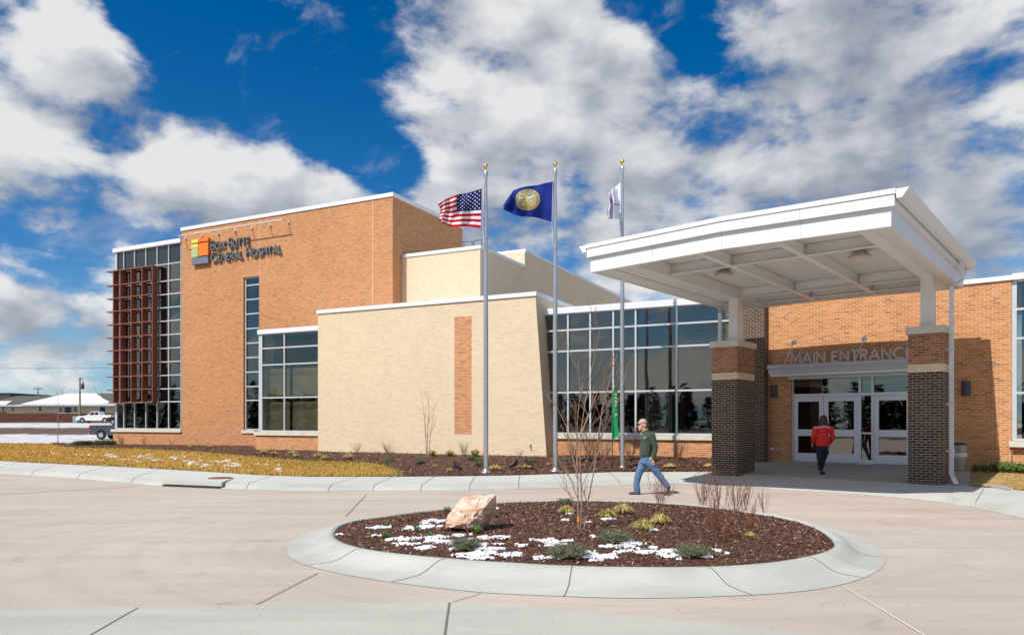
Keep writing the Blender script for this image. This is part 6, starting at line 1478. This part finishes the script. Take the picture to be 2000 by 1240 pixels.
c_ = MB(); c_.box(W0, H_(-91, 230), H_(20, 230), 229.8, 250.2, HC + 53 * 230 / F + .01, HC + 53 * 230 / F + .3); c_.build('roof', DARKGREY, bo)
for (x, yt, sd_, lab) in ((121, 760, 1, 'bare tree top above the left part of the house roof'), (177, 763, 2, 'bare tree top above the right part of the house roof'), (187, 761, 4, 'bare tree with spreading top right of the utility pole')):
    p = N(H_(x, 190), 190, 1.5); tp = D(x, yt, 190); random.seed(sd_)
    bare_tree('bare_tree', [[p, p * .4 + tp * .6 + N(.3, 0, 0), tp], [p + N(.2, 0, 0), p * .5 + tp * .5 + N(1.2, 0, 0), tp + N(1.6, 0, -.6)], [p, p * .5 + tp * .5 - N(1.0, 0, 0), tp - N(1.5, 0, .8)]], lab, sd_ + 60, bud=0, lev=2, r0=.16)

# ------------------------------------------------------------------ pine wood behind the viewer (seen in the glass)
PINE = [plain('pine ' + n, c, .9, var=.3, scale=2) for n, c in (('dark', (.02, .035, .018)), ('mid', (.035, .055, .025)))]
random.seed(77); mb = MB()
belt = [(-150, 45), (-150, -20), (-120, -60), (-70, -78), (0, -84), (60, -80)]
seg = []
for (xa, ya), (xb, yb) in zip(belt[:-1], belt[1:]):
    L = math.hypot(xb - xa, yb - ya); seg += [(xa + (xb - xa) * k / (L / 2.6), ya + (yb - ya) * k / (L / 2.6)) for k in range(int(L / 2.6))]
for (a, Y) in seg + [(a_ - 4, y_ - 7) for a_, y_ in seg]:
    a += random.uniform(-3, 3); Y += random.uniform(-4, 4); h = random.choice((random.uniform(5, 8), random.uniform(7, 12.5))); r = h * random.uniform(.20, .32)
    mb.cm = 0; mb.tube(N(a, Y, 0), N(a, Y, h * .9), .18, .03, 5)
    for k in range(260):
        f = random.random() ** .9; z = h * (.03 + .97 * f); rr = r * (1 - f) ** .8 * random.uniform(.2, 1) + .1; t_ = random.uniform(0, 6.283); c = N(a + rr * math.cos(t_), Y + rr * math.sin(t_), z); d = N(math.cos(t_), math.sin(t_), -.25) * random.uniform(.6, 1.3); s_ = N(-math.sin(t_), math.cos(t_), 0) * random.uniform(.4, .9)
        mb.cm = random.choice((0, 1)); mb.face([c - s_, c + s_, c + d])
tag(mb.build('pine_wood', PINE, origin=(0, -60, 0)), 'far row of dark pines mirrored in the windows', 'pine trees', kind='stuff')

# parking lot behind the viewer: asphalt and parked cars, seen only mirrored in the glass
mb = MB(); mb.mesh([(-160, -100, .004), (110, -100, .004), (110, -9, .004), (-160, -9, .004)], [(0, 1, 2, 3)]); structure(mb.build('parking_lot', concrete('asphalt', (.045, .045, .045), (.07, .07, .068), spots=False), origin=(0, 0, 0)))
mb = MB(); mb.mesh([(-160, -9, .004), (-34, -9, .004), (-34, 60, .004), (-160, 60, .004)], [(0, 1, 2, 3)]); structure(mb.build('far_lot', plain('brown verge', (.10, .08, .05), .9), origin=(0, 0, 0)))

# leaf litter along the kerbs and grit on the driveway
mb = MB(); random.seed(15)
for k in range(900):
    r_ = random.random()
    if r_ < .35:
        x = random.choice((random.uniform(900, 1320), random.uniform(1380, 1560), random.uniform(1700, 2000), random.uniform(0, 2000))); p = col_kb(x) + N(0, -abs(random.gauss(0, .05)), .006)
    elif r_ < .5:
        a = random.uniform(0, 2 * math.pi); kk_ = int(a / (2 * math.pi) * NA) % NA; r2 = rout[kk_] + random.gauss(0, .05); p = N(ctr[0] + r2 * math.cos(a), ctr[1] + r2 * math.sin(a), .016)
    else:
        p = G(random.uniform(-50, 2050), HY + 118 + 330 * random.random() ** 1.2, .010)
    a = random.uniform(0, 3.14); L = random.choice((.002, .003, .004, .007)) * (1 if p[1] < 14 else 1.6); d = N(math.cos(a), math.sin(a), .1) * L; e = N(-math.sin(a), math.cos(a), .05) * L * .6
    mb.cm = random.choice((0, 1, 2)); mb.face([p - d - e, p + d - e, p + d + e, p - d + e])
tag(mb.build('leaf_litter', [CHIPM[1], CHIPM[2], CHIPM[3]], origin=(0, 0, 0)), 'brown leaf litter and grit strewn over the driveway', 'litter', kind='stuff')
